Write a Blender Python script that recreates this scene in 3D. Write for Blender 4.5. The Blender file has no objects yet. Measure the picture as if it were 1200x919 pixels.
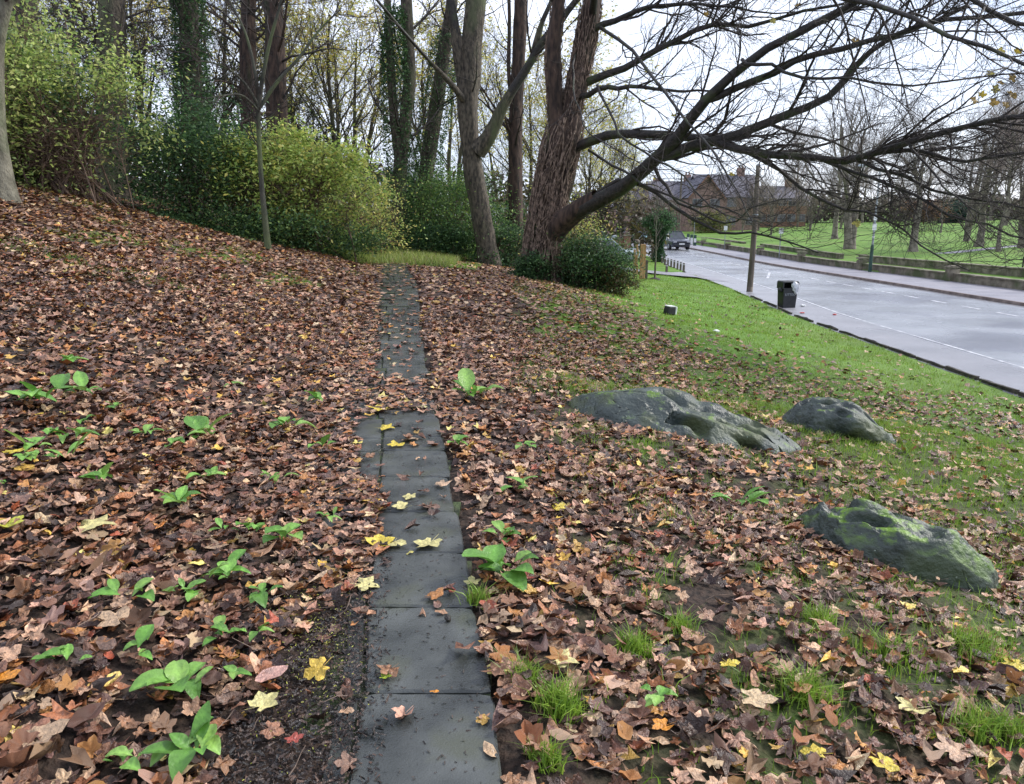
import bpy, bmesh, math, random
import numpy as np
from mathutils import Vector, Matrix, noise as mnoise
PI = math.pi
random.seed(7)
rng = np.random.default_rng(7)
scene = bpy.context.scene
col = scene.collection

# ------------------------------------------------------------------ camera, sky, sun, exposure
F, CX, CY, PITCH, EYE = 880.0, 600.0, 459.5, math.radians(12.64), 1.6
cam_d = bpy.data.cameras.new('camera')
cam_d.sensor_width = 36; cam_d.lens = 36 * F / 1200
cam_d.clip_start = 0.05; cam_d.clip_end = 3000
cam = bpy.data.objects.new('camera', cam_d); col.objects.link(cam)
cam.location = (0, 0, EYE); cam.rotation_euler = (PI / 2 - PITCH, 0, 0)
scene.camera = cam
SUN_EL, SUN_AZ = math.radians(38), math.radians(70)
world = bpy.data.worlds.new('World'); scene.world = world; world.use_nodes = True
wn, wl = world.node_tree.nodes, world.node_tree.links
wn.clear()
w_out = wn.new('ShaderNodeOutputWorld')
sky = wn.new('ShaderNodeTexSky'); sky.sky_type = 'NISHITA'; sky.sun_disc = False
sky.sun_elevation = SUN_EL; sky.sun_rotation = SUN_AZ
bg1 = wn.new('ShaderNodeBackground'); bg1.inputs[1].default_value = 0.12
wl.new(sky.outputs[0], bg1.inputs[0])
tc = wn.new('ShaderNodeTexCoord')
mp = wn.new('ShaderNodeMapping'); mp.inputs['Scale'].default_value = (1, 1, 2.6)
nz = wn.new('ShaderNodeTexNoise'); nz.inputs['Scale'].default_value = 2.3; nz.inputs['Detail'].default_value = 6
cr = wn.new('ShaderNodeValToRGB')
cr.color_ramp.elements[0].position = 0.35; cr.color_ramp.elements[0].color = (0.275, 0.315, 0.42, 1)
cr.color_ramp.elements[1].position = 0.66; cr.color_ramp.elements[1].color = (0.52, 0.54, 0.61, 1)
wl.new(tc.outputs['Generated'], mp.inputs[0]); wl.new(mp.outputs[0], nz.inputs[0]); wl.new(nz.outputs[0], cr.inputs[0])
bg2 = wn.new('ShaderNodeBackground'); bg2.inputs[1].default_value = 1.0
wl.new(cr.outputs[0], bg2.inputs[0])
mx = wn.new('ShaderNodeMixShader'); mx.inputs[0].default_value = 0.85
wl.new(bg1.outputs[0], mx.inputs[1]); wl.new(bg2.outputs[0], mx.inputs[2]); wl.new(mx.outputs[0], w_out.inputs[0])
sun_d = bpy.data.lights.new('sun', 'SUN'); sun_d.energy = 1.5; sun_d.angle = math.radians(14); sun_d.color = (1, .96, .9)
sun = bpy.data.objects.new('sun', sun_d); col.objects.link(sun)
sdir = Vector((math.sin(SUN_AZ) * math.cos(SUN_EL), math.cos(SUN_AZ) * math.cos(SUN_EL), math.sin(SUN_EL)))
sun.rotation_euler = sdir.to_track_quat('Z', 'Y').to_euler()
scene.view_settings.view_transform = 'Standard'; scene.view_settings.look = 'None'
scene.view_settings.exposure = 1.5; scene.view_settings.gamma = 1
scene.cycles.max_bounces = 6; scene.cycles.transparent_max_bounces = 8

# ------------------------------------------------------------------ helpers
def sstep(a, b, x):
    t = np.clip((np.asarray(x, float) - a) / (b - a), 0, 1); return t * t * (3 - 2 * t)

_perm = np.random.default_rng(99).random((256, 256))
def vnoise(x, y, s=1.0, o=0):
    x = np.asarray(x, float) * s + 31.7 * o + 1000; y = np.asarray(y, float) * s + 17.3 * o + 1000
    xi = np.floor(x).astype(int); yi = np.floor(y).astype(int)
    fx = x - xi; fy = y - yi; fx = fx * fx * (3 - 2 * fx); fy = fy * fy * (3 - 2 * fy)
    g = lambda i, j: _perm[i & 255, j & 255]
    return (g(xi, yi) * (1 - fx) + g(xi + 1, yi) * fx) * (1 - fy) + (g(xi, yi + 1) * (1 - fx) + g(xi + 1, yi + 1) * fx) * fy
def fbm(x, y, s=1.0, o=0, n=4):
    r = 0; a = .5; t = 0
    for i in range(n):
        r = r + a * vnoise(x, y, s * 2 ** i, o + i * 3); t += a; a *= .5
    return r / t

def ray(px, py):
    u = (px - CX) / F; v = (CY - py) / F; c, s = math.cos(PITCH), math.sin(PITCH)
    return np.array([u, c + v * s, -s + v * c])
def at(px, py, Y):                      # measured point of the photograph at a distance Y down the view
    d = ray(px, py); t = Y / d[1]; return Vector((d[0] * t, Y, EYE + d[2] * t))

# path: right edge measured, slabs lie left of it
_py = [-3, 0, 1.9, 2.35, 2.95, 3.5, 4.4, 5.5, 6.2, 8.0, 10.1, 16, 20, 24, 40]
_px = [.10, .04, -.025, -.07, -.17, -.24, -.37, -.53, -.64, -.92, -1.22, -2.0, -2.8, -3.6, -6.8]
def x_edge(y): return np.interp(y, _py, _px)
def z_path(y): return .5 * sstep(7, 21, y)
def x_verge(y): return np.interp(y, [-50, 12.5, 19, 24, 29, 35, 48, 65, 85, 130], [8.8, 8.8, 9.0, 9.1, 9.6, 10.2, 10.9, 11.8, 11.5, 4])
def x_kerb(y): return np.interp(y, [-50, 83, 105, 130], [18.4, 18.4, 16.5, 12])
def x_wall(y): return np.interp(y, [-50, 27, 56, 90, 115], [22.1, 22.1, 21.4, 21.2, 20])
def z_road(y): return -1.3 + .011 * np.maximum(0, np.asarray(y, float) - 48) * sstep(46, 70, y)
def H0(x, y):
    x = np.asarray(x, float); y = np.asarray(y, float)
    xr = x_edge(y); d = x - (xr - .4); ad = np.abs(d)
    zp = z_path(y); zr = z_road(y); xv = x_verge(y)
    zl = zp + .26 * np.where(-d > .4, (-d - .4) ** 2 / (-d - .4 + .5), 0)
    zl = np.where(zl > 3, 3 + (zl - 3) * .45, zl)
    t = np.clip((d - .4) / (xv - .35 - (xr)), 0, 1)
    S = .3 * t + .7 * t * t * (3 - 2 * t)
    near = 1 - sstep(9, 16, y)
    S = S * (1 - near * .8) + (t ** .85) * near * .8
    zright = zp + (zr - zp) * S
    z = np.where(d < 0, zl, zright)
    lawn = zr + .35 + .017 * np.maximum(0, x - 24) + .009 * np.maximum(0, y - 60)
    z = np.where(x > x_wall(y) + .1, lawn, z)
    hole = (x > xv - .02) & (x < x_wall(y) + .1) & (y < 128)
    z = np.where(hole, zr - .12, z)
    return z
def H(x, y):                            # ground with its small bumps
    x = np.asarray(x, float); y = np.asarray(y, float)
    z = H0(x, y)
    xr = x_edge(y); off = np.clip(np.maximum(x - xr, xr - .84 - x) / .3, 0, 1)
    edge = np.clip((x_verge(y) - x) / 1.0, 0, 1)
    b = (fbm(x, y, .9, 1) - .5) * .14 + (fbm(x, y, 4, 5, 3) - .5) * .035
    return z + b * off * edge
def gp(px, py, zoff=0):
    d = ray(px, py); t0 = .5; t = .5
    while t < 400:
        x, y, z = d[0] * t, d[1] * t, EYE + d[2] * t
        if z < float(H(x, y)): break
        t0 = t; t *= 1.01
    for _ in range(18):
        m = (t + t0) / 2
        if EYE + d[2] * m < float(H(d[0] * m, d[1] * m)): t = m
        else: t0 = m
    return Vector((d[0] * t, d[1] * t, float(H(d[0] * t, d[1] * t)) + zoff))

def link(o, parent=None):
    col.objects.link(o)
    if parent is not None: o.parent = parent
    return o
def tag(o, label=None, cat=None, group=None, kind=None):
    if label: o['label'] = label
    if cat: o['category'] = cat
    if group: o['group'] = group
    if kind: o['kind'] = kind
    return o
def thing(name, label, cat, loc=(0, 0, 0), rz=0, group=None):
    o = bpy.data.objects.new(name, None); o.empty_display_size = .2; o.location = loc; o.rotation_euler = (0, 0, rz)
    link(o); return tag(o, label, cat, group)
def mesh_np(name, V, T, mat=None, cols=None, uv=None, smooth=False, k=3):
    V = np.ascontiguousarray(V, dtype=np.float32).reshape(-1, 3); T = np.ascontiguousarray(T, dtype=np.int32).reshape(-1, k)
    me = bpy.data.meshes.new(name)
    me.vertices.add(len(V)); me.vertices.foreach_set('co', V.ravel())
    me.loops.add(T.size); me.loops.foreach_set('vertex_index', T.ravel())
    me.polygons.add(len(T)); me.polygons.foreach_set('loop_start', np.arange(0, T.size, k, dtype=np.int32))
    if smooth: me.polygons.foreach_set('use_smooth', np.ones(len(T), bool))
    me.update(calc_edges=True)
    if cols is not None:
        a = me.color_attributes.new('col', 'FLOAT_COLOR', 'POINT')
        c = np.ones((len(V), 4), np.float32); c[:, :3] = cols; a.data.foreach_set('color', c.ravel())
    if uv is not None:
        a = me.attributes.new('luv', 'FLOAT_VECTOR', 'POINT'); a.data.foreach_set('vector', np.ascontiguousarray(uv, dtype=np.float32).ravel())
    if mat: me.materials.append(mat)
    return me
def ob(name, me, parent=None, loc=None):
    o = bpy.data.objects.new(name, me); link(o, parent)
    if loc is not None: o.location = loc
    return o
def bm_ob(name, bm, mat, parent=None, smooth=False, bevel=0):
    me = bpy.data.meshes.new(name); bmesh.ops.recalc_face_normals(bm, faces=bm.faces); bm.to_mesh(me); bm.free()
    me.materials.append(mat)
    if smooth:
        for p in me.polygons: p.use_smooth = True
    o = ob(name, me, parent)
    if bevel:
        m = o.modifiers.new('bevel', 'BEVEL'); m.width = bevel; m.segments = 2
    return o
def box(bm, c, s, rz=0, top=1.0, M=None):
    vs = []
    for z in (-1, 1):
        k = top if z > 0 else 1
        for x, y in ((-1, -1), (1, -1), (1, 1), (-1, 1)):
            v = Vector((x * s[0] / 2 * k, y * s[1] / 2 * k, z * s[2] / 2))
            v.rotate(Matrix.Rotation(rz, 3, 'Z'))
            v = v + Vector(c)
            if M: v = M @ v
            vs.append(bm.verts.new(v))
    for f in ((0, 3, 2, 1), (4, 5, 6, 7), (0, 1, 5, 4), (1, 2, 6, 5), (2, 3, 7, 6), (3, 0, 4, 7)):
        bm.faces.new([vs[i] for i in f])
    return vs
def cyl(bm, a, b, r0, r1=None, n=12, cap=True):
    a = Vector(a); b = Vector(b); r1 = r0 if r1 is None else r1
    q = (b - a).to_track_quat('Z', 'Y')
    rings = []
    for p, r in ((a, r0), (b, r1)):
        rings.append([bm.verts.new(p + q @ Vector((r * math.cos(2 * PI * i / n), r * math.sin(2 * PI * i / n), 0))) for i in range(n)])
    for i in range(n): bm.faces.new((rings[0][i], rings[0][(i + 1) % n], rings[1][(i + 1) % n], rings[1][i]))
    if cap: bm.faces.new(rings[0][::-1]); bm.faces.new(rings[1])

# ------------------------------------------------------------------ materials
MATS = {}
def mat(name, c1, c2=None, scale=8, rough=.7, bump=0, bscale=None, detail=6, spec=.5, attr=False, trans=0, metal=0, lo=.35, hi=.65, c3=None, c3s=2, c3lo=.5, c3hi=.65, coord='Object', stretch=None, rvar=0):
    m = bpy.data.materials.new(name); m.use_nodes = True; N, L = m.node_tree.nodes, m.node_tree.links
    b = N['Principled BSDF']; b.inputs['Roughness'].default_value = rough; b.inputs['Metallic'].default_value = metal
    b.inputs['Specular IOR Level'].default_value = spec
    t = N.new('ShaderNodeTexCoord'); src = t.outputs[coord]
    if stretch:
        mpp = N.new('ShaderNodeMapping'); mpp.inputs['Scale'].default_value = stretch; L.new(src, mpp.inputs[0]); src = mpp.outputs[0]
    n1 = N.new('ShaderNodeTexNoise'); n1.inputs['Scale'].default_value = scale; n1.inputs['Detail'].default_value = detail; L.new(src, n1.inputs[0])
    r = N.new('ShaderNodeValToRGB'); r.color_ramp.elements[0].position = lo; r.color_ramp.elements[1].position = hi
    r.color_ramp.elements[0].color = (*c1, 1); r.color_ramp.elements[1].color = (*(c2 or c1), 1); L.new(n1.outputs[0], r.inputs[0])
    outc = r.outputs[0]
    if c3:
        n3 = N.new('ShaderNodeTexNoise'); n3.inputs['Scale'].default_value = c3s; n3.inputs['Detail'].default_value = 7; L.new(src, n3.inputs[0])
        r3 = N.new('ShaderNodeValToRGB'); r3.color_ramp.elements[0].position = c3lo; r3.color_ramp.elements[1].position = c3hi; L.new(n3.outputs[0], r3.inputs[0])
        mm = N.new('ShaderNodeMixRGB'); L.new(r3.outputs[0], mm.inputs[0]); L.new(outc, mm.inputs[1]); mm.inputs[2].default_value = (*c3, 1); outc = mm.outputs[0]
    if attr:
        a = N.new('ShaderNodeAttribute'); a.attribute_name = 'col'
        mm = N.new('ShaderNodeMixRGB'); mm.blend_type = 'MULTIPLY'; mm.inputs[0].default_value = 1
        L.new(a.outputs['Color'], mm.inputs[1]); L.new(outc, mm.inputs[2]); outc = mm.outputs[0]
    L.new(outc, b.inputs['Base Color'])
    if rvar:
        mr = N.new('ShaderNodeMapRange'); mr.inputs[1].default_value = .3; mr.inputs[2].default_value = .7
        mr.inputs[3].default_value = rough - rvar; mr.inputs[4].default_value = rough + rvar
        n4 = N.new('ShaderNodeTexNoise'); n4.inputs['Scale'].default_value = scale * .6; L.new(src, n4.inputs[0])
        L.new(n4.outputs[0], mr.inputs[0]); L.new(mr.outputs[0], b.inputs['Roughness'])
    if bump:
        n2 = N.new('ShaderNodeTexNoise'); n2.inputs['Scale'].default_value = bscale or scale * 3; n2.inputs['Detail'].default_value = 8; L.new(src, n2.inputs[0])
        bp = N.new('ShaderNodeBump'); bp.inputs['Strength'].default_value = bump; bp.inputs['Distance'].default_value = .03
        L.new(n2.outputs[0], bp.inputs['Height']); L.new(bp.outputs[0], b.inputs['Normal'])
    if trans:
        tr = N.new('ShaderNodeBsdfTranslucent'); L.new(outc, tr.inputs[0]); ms = N.new('ShaderNodeMixShader'); ms.inputs[0].default_value = trans
        L.new(b.outputs[0], ms.inputs[1]); L.new(tr.outputs[0], ms.inputs[2]); L.new(ms.outputs[0], N['Material Output'].inputs[0])
    MATS[name] = m; return m

M_leaf = mat('dead_leaf', (.62, .60, .58), (1.2, 1.12, 1.02), 60, .40, .5, 110, attr=True, spec=.55, coord='Object', rvar=.12)
M_fol = mat('foliage', (.85, .85, .85), (1.15, 1.15, 1.15), 20, .5, attr=True, trans=.42, spec=.4)
M_weed = mat('weed_leaf', (.85, .85, .85), (1.1, 1.1, 1.0), 30, .42, .3, 60, attr=True, trans=.25)
M_grass = mat('grass_blades', (.8, .8, .8), (1.1, 1.1, 1), 6, .5, attr=True, trans=.3)
M_bark = mat('bark', (.022, .018, .013), (.118, .095, .068), 13, .85, 1.0, 34, c3=(.085, .10, .045), c3s=1.3, c3lo=.5, c3hi=.7, stretch=(1, 1, .42))
M_bark_red = mat('bark_red', (.016, .010, .008), (.085, .052, .038), 10, .9, 1.0, 24, c3=(.035, .045, .02), c3s=1.1, c3lo=.55, c3hi=.7, stretch=(1, 1, .3))
M_bark_pale = mat('bark_pale', (.07, .065, .045), (.21, .195, .145), 7, .85, .9, 30, c3=(.10, .13, .06), c3s=1.6, c3lo=.45, c3hi=.65, stretch=(1, 1, .5))
M_bark_green = mat('bark_green', (.02, .023, .016), (.07, .068, .05), 6, .85, .6, 30, c3=(.08, .10, .04), c3s=2, c3lo=.45, c3hi=.65, stretch=(1, 1, .4))
M_bark_dark = mat('bark_wet', (.008, .007, .006), (.038, .030, .026), 14, .6, .7, 40, c3=(.045, .06, .02), c3s=2.2, c3lo=.52, c3hi=.7)
M_twig = mat('twig', (.012, .009, .008), (.045, .032, .027), 10, .75)
M_twig_grey = mat('twig_grey', (.10, .08, .07), (.20, .165, .15), 4, .85)
M_vine = mat('dead_vine', (.05, .032, .024), (.26, .185, .14), 9, .85)
M_soil = mat('soil', (.012, .009, .007), (.05, .035, .026), 40, .75, .9, 90)
M_mossy = mat('mossy_joint', (.02, .016, .012), (.05, .075, .02), 9, .8, .8, 60)
M_slab = mat('slab_stone', (.020, .023, .022), (.098, .104, .098), 3.4, .20, .22, 160, c3=(.07, .075, .05), c3s=3.3, c3lo=.55, c3hi=.72, coord='Object', rvar=.14, lo=.3, hi=.72, spec=.5)
M_asph = mat('asphalt', (.225, .235, .255), (.30, .31, .335), .6, .24, .25, 160, coord='Object', rvar=.1, c3=(.18, .185, .215), c3s=.25, c3lo=.5, c3hi=.6)
M_asph2 = mat('asphalt_lane', (.22, .218, .235), (.28, .275, .295), .9, .34, .25, 160, rvar=.1)
M_pave = mat('pavement', (.20, .19, .215), (.27, .255, .28), 1.2, .45, .3, 120, rvar=.1)
M_white = mat('road_paint', (.30, .30, .33), (.68, .68, .70), 5, .4, lo=.38, hi=.62)
M_kerb = mat('kerb_stone', (.09, .06, .05), (.22, .17, .15), 3, .7, .5)
M_wall = mat('wall_stone', (.10, .085, .06), (.27, .235, .18), 2.6, .9, 1, 10, c3=(.08, .10, .04), c3s=1.1)
M_rock = mat('sarsen', (.022, .032, .029), (.075, .093, .080), 3.2, .5, .7, 26, c3=(.07, .085, .04), c3s=2.2, c3lo=.5, c3hi=.62, rvar=.1)
M_green = mat('metal_green', (.015, .05, .04), (.03, .08, .06), 5, .4)
M_steel = mat('galvanised', (.22, .24, .26), (.36, .38, .40), 5, .45, metal=.4)
M_black = mat('black_plastic', (.010, .011, .013), (.022, .023, .026), 8, .55)
M_bag = mat('bin_bag', (.35, .36, .40), (.75, .76, .80), 14, .3, .6, 30)
M_edge = mat('wet_timber', (.02, .017, .014), (.085, .07, .055), 7, .8, .6, 40)
M_wood = mat('weathered_wood', (.07, .055, .045), (.16, .13, .10), 7, .8, .6, 40, stretch=(1, 1, .15))
M_wood_new = mat('new_wood', (.28, .14, .05), (.50, .30, .13), 9, .7, .4, 30, stretch=(1, 1, .15))
M_brick = mat('house_brick', (.20, .125, .105), (.33, .215, .185), 2.5, .9, .5, 14)
M_brick2 = mat('old_brick', (.17, .08, .055), (.30, .17, .12), 4, .9, .5, 14)
M_tile = mat('roof_tile', (.07, .068, .085), (.14, .13, .16), 3, .75, .6, 8)
M_glass = mat('glass', (.02, .025, .03), (.05, .06, .07), 2, .08, spec=.8)
M_paint_w = mat('white_paint', (.70, .71, .70), (.82, .82, .8), 6, .5)
M_car_dark = mat('car_paint_dark', (.018, .022, .040), (.03, .035, .055), 3, .22, spec=.7)
M_car_blue = mat('car_paint_blue', (.16, .27, .31), (.20, .33, .37), 3, .25, spec=.7)
M_car_silver = mat('car_paint_silver', (.36, .42, .47), (.44, .50, .54), 3, .25, metal=.3)
M_tyre = mat('tyre', (.01, .01, .01), (.02, .02, .02), 9, .8)
M_frame = mat('window_frame', (.20, .19, .18), (.35, .34, .33), 6, .6)
M_lamp = mat('lamp_glass', (.35, .37, .40), (.5, .5, .52), 9, .15)
M_red = mat('litter_red', (.45, .03, .03), (.6, .06, .05), 9, .4)

def mat_ground():
    m = bpy.data.materials.new('ground'); m.use_nodes = True; N, L = m.node_tree.nodes, m.node_tree.links
    b = N['Principled BSDF']; b.inputs['Roughness'].default_value = .8; b.inputs['Specular IOR Level'].default_value = .25
    g = N.new('ShaderNodeNewGeometry'); a = N.new('ShaderNodeAttribute'); a.attribute_name = 'col'
    sep = N.new('ShaderNodeSeparateColor'); L.new(a.outputs['Color'], sep.inputs[0])
    # leaf-littered soil: voronoi flakes
    v = N.new('ShaderNodeTexVoronoi'); v.inputs['Scale'].default_value = 14; L.new(g.outputs['Position'], v.inputs[0])
    sc = N.new('ShaderNodeSeparateColor'); L.new(v.outputs['Color'], sc.inputs[0])
    r = N.new('ShaderNodeValToRGB'); e = r.color_ramp.elements
    e[0].position = 0; e[0].color = (.02, .012, .009, 1); e[1].position = 1; e[1].color = (.16, .095, .065, 1)
    for p, c in ((.4, (.06, .033, .025, 1)), (.7, (.11, .06, .042, 1)), (.93, (.16, .08, .03, 1))):
        k = e.new(p); k.color = c
    L.new(sc.outputs[0], r.inputs[0])
    # soil
    n1 = N.new('ShaderNodeTexNoise'); n1.inputs['Scale'].default_value = 30; n1.inputs['Detail'].default_value = 8; L.new(g.outputs['Position'], n1.inputs[0])
    r1 = N.new('ShaderNodeValToRGB'); r1.color_ramp.elements[0].position = .3; r1.color_ramp.elements[0].color = (.009, .007, .006, 1)
    r1.color_ramp.elements[1].position = .75; r1.color_ramp.elements[1].color = (.075, .048, .034, 1); L.new(n1.outputs[0], r1.inputs[0])
    m1 = N.new('ShaderNodeMixRGB'); L.new(sep.outputs[1], m1.inputs[0]); L.new(r1.outputs[0], m1.inputs[1]); L.new(r.outputs[0], m1.inputs[2])
    # grass
    n2 = N.new('ShaderNodeTexNoise'); n2.inputs['Scale'].default_value = 1.1; n2.inputs['Detail'].default_value = 9; L.new(g.outputs['Position'], n2.inputs[0])
    r2 = N.new('ShaderNodeValToRGB'); r2.color_ramp.elements[0].position = .32; r2.color_ramp.elements[0].color = (.085, .18, .02, 1)
    r2.color_ramp.elements[1].position = .68; r2.color_ramp.elements[1].color = (.16, .31, .04, 1); L.new(n2.outputs[0], r2.inputs[0])
    n4 = N.new('ShaderNodeTexNoise'); n4.inputs['Scale'].default_value = .16; n4.inputs['Detail'].default_value = 6; L.new(g.outputs['Position'], n4.inputs[0])
    r4 = N.new('ShaderNodeValToRGB'); r4.color_ramp.elements[0].position = .45; r4.color_ramp.elements[0].color = (0, 0, 0, 1)
    r4.color_ramp.elements[1].position = .75; r4.color_ramp.elements[1].color = (.7, .7, .7, 1); L.new(n4.outputs[0], r4.inputs[0])
    m4 = N.new('ShaderNodeMixRGB'); L.new(r4.outputs[0], m4.inputs[0]); L.new(r2.outputs[0], m4.inputs[1]); m4.inputs[2].default_value = (.16, .20, .05, 1)
    m2 = N.new('ShaderNodeMixRGB'); L.new(sep.outputs[0], m2.inputs[0]); L.new(m1.outputs[0], m2.inputs[1]); L.new(m4.outputs[0], m2.inputs[2])
    L.new(m2.outputs[0], b.inputs['Base Color'])
    bp = N.new('ShaderNodeBump'); bp.inputs['Strength'].default_value = .8; bp.inputs['Distance'].default_value = .04
    L.new(n1.outputs[0], bp.inputs['Height']); L.new(bp.outputs[0], b.inputs['Normal'])
    return m
M_ground = mat_ground()

# add moss that grows on the upward faces of the stones
def add_moss(m, c=(.10, .17, .012), lo=.50, hi=.58, sc=3.0, zlo=.55, zhi=.85):
    N, L = m.node_tree.nodes, m.node_tree.links; b = N['Principled BSDF']
    src = b.inputs['Base Color'].links[0].from_socket
    g = N.new('ShaderNodeNewGeometry'); s = N.new('ShaderNodeSeparateXYZ'); L.new(g.outputs['Normal'], s.inputs[0])
    mr = N.new('ShaderNodeMapRange'); mr.inputs[1].default_value = zlo; mr.inputs[2].default_value = zhi; L.new(s.outputs[2], mr.inputs[0])
    t = N.new('ShaderNodeTexCoord'); n = N.new('ShaderNodeTexNoise'); n.inputs['Scale'].default_value = sc; n.inputs['Detail'].default_value = 9; n.inputs['Roughness'].default_value = .68
    L.new(t.outputs['Object'], n.inputs[0])
    r = N.new('ShaderNodeValToRGB'); r.color_ramp.elements[0].position = lo; r.color_ramp.elements[1].position = hi; L.new(n.outputs[0], r.inputs[0])
    mu = N.new('ShaderNodeMath'); mu.operation = 'MULTIPLY'; L.new(mr.outputs[0], mu.inputs[0]); L.new(r.outputs[0], mu.inputs[1])
    mm = N.new('ShaderNodeMixRGB'); L.new(mu.outputs[0], mm.inputs[0]); L.new(src, mm.inputs[1]); mm.inputs[2].default_value = (*c, 1)
    L.new(mm.outputs[0], b.inputs['Base Color'])
    n5 = N.new('ShaderNodeTexVoronoi'); n5.inputs['Scale'].default_value = 15; L.new(t.outputs['Object'], n5.inputs[0])
    r5 = N.new('ShaderNodeValToRGB'); r5.color_ramp.elements[0].position = .07; r5.color_ramp.elements[0].color = (1, 1, 1, 1)
    r5.color_ramp.elements[1].position = .10; r5.color_ramp.elements[1].color = (0, 0, 0, 1); L.new(n5.outputs['Distance'], r5.inputs[0])
    m6 = N.new('ShaderNodeMixRGB'); L.new(r5.outputs[0], m6.inputs[0]); L.new(mm.outputs[0], m6.inputs[1]); m6.inputs[2].default_value = (.22, .26, .20, 1)
    L.new(m6.outputs[0], b.inputs['Base Color'])
add_moss(M_rock, c=(.10, .18, .012), lo=.54, hi=.61, sc=6.5, zlo=.7, zhi=.9)
M_rock_mossy = mat('sarsen_mossy', (.018, .028, .023), (.058, .075, .060), 3.2, .5, .7, 26, c3=(.05, .07, .035), c3s=2.2, c3lo=.5, c3hi=.62, rvar=.1)
add_moss(M_rock_mossy, c=(.12, .22, .012), lo=.47, hi=.54, sc=6.0, zlo=.45, zhi=.8)

# ------------------------------------------------------------------ cover masks (where grass, leaves and bare soil lie)
def grass_mask(x, y):
    x = np.asarray(x, float); y = np.asarray(y, float)
    n = fbm(x, y, .55, 11); n2 = fbm(x, y, 2.2, 21)
    side = sstep(1.3, 3.4, x + (n - .5) * 4.5 - .05 * np.maximum(0, 9 - y))
    far = sstep(13.5, 20, y + (n - .5) * 9 + x * .55) * sstep(-.5, 3.0, x)
    mid = .9 * sstep(6.5, 9.5, y) * sstep(-.2, .8, x) * (1 - .3 * sstep(18, 22, y))
    g = np.maximum(side * .9, np.maximum(far, mid * sstep(.30, .50, n2)))
    spots = np.maximum(sstep(.57, .66, n2) * .8, .5 * sstep(.5, .62, fbm(x, y, 6, 27))) * sstep(.1, .9, x)
    g = np.maximum(g, spots)
    g = g * sstep(-.1, .4, x - x_edge(y))
    # small green patches high on the left slope
    g = np.maximum(g, .6 * sstep(.62, .7, fbm(x, y, .8, 41)) * sstep(9, 12, y) * (x < x_edge(y) - 1))
    g = np.maximum(g, sstep(20.6, 21.6, y) * (x < -1) * (x > -7))
    g = np.maximum(g, sstep(27, 33, y) * (x > 1))
    return np.clip(g, 0, 1)
def leaf_density(x, y):
    x = np.asarray(x, float); y = np.asarray(y, float)
    xr = x_edge(y); n = fbm(x, y, 1.2, 51); n2 = fbm(x, y, 3.5, 61)
    d = np.where(x < xr, 1.0, 1.0)
    # lawn side: leaves thin out
    right = x > xr
    far = sstep(14, 21, y + x * .75 + (n - .5) * 6) * sstep(1, 4, x)
    lawn = 1 - .93 * far
    mid = 1 - .70 * sstep(1.7, 3.8, x + (n - .5) * 4.5)
    patch = np.where(right, np.where(n2 > .58, .35, 1), np.where(n2 > .68, .7, 1))
    bare = 1 - .55 * sstep(.5, .62, fbm(x, y, 1.0, 71)) * sstep(.3, 1, x) * sstep(7, 5, y)
    d = np.where(right, lawn * mid * patch * bare, d * patch)
    # path surface: how far the litter creeps in from the left
    cov = np.interp(y, [0, 2, 3.0, 3.3, 4.2, 4.8, 6.1, 6.4, 7.5, 7.9, 9, 12, 16, 20], [.46, .46, .44, .42, .44, .60, .68, .35, .3, .55, .55, .66, .74, .62])
    u = xr - x + (n2 - .5) * .16 + (n - .5) * .12
    gap = sstep(6.15, 6.5, y + (n2 - .5) * .5) * (1 - sstep(7.5, 8.0, y + (n2 - .5) * .5))
    onpath = (u > -.03) & (u < cov)
    d = np.where(onpath, np.maximum(.9 * gap, .02 + .13 * sstep(7.5, 11, y)), d)
    # bare earth left of the near slabs
    soil = (u >= cov) & (u < .40 + .42 * sstep(3.3, 1.9, y) + .0) & (y < 3.6)
    soil2 = (xr - x > .42) & (xr - x < .46 + .36 * sstep(3.5, 2.0, y) + (n2 - .5) * .2) & (y < 3.5)
    d = np.where(soil | soil2, .05, d)
    d = np.where(y > 20.5, np.where(x < 0, .25, d), d)
    return np.clip(d, 0, 1)

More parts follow.
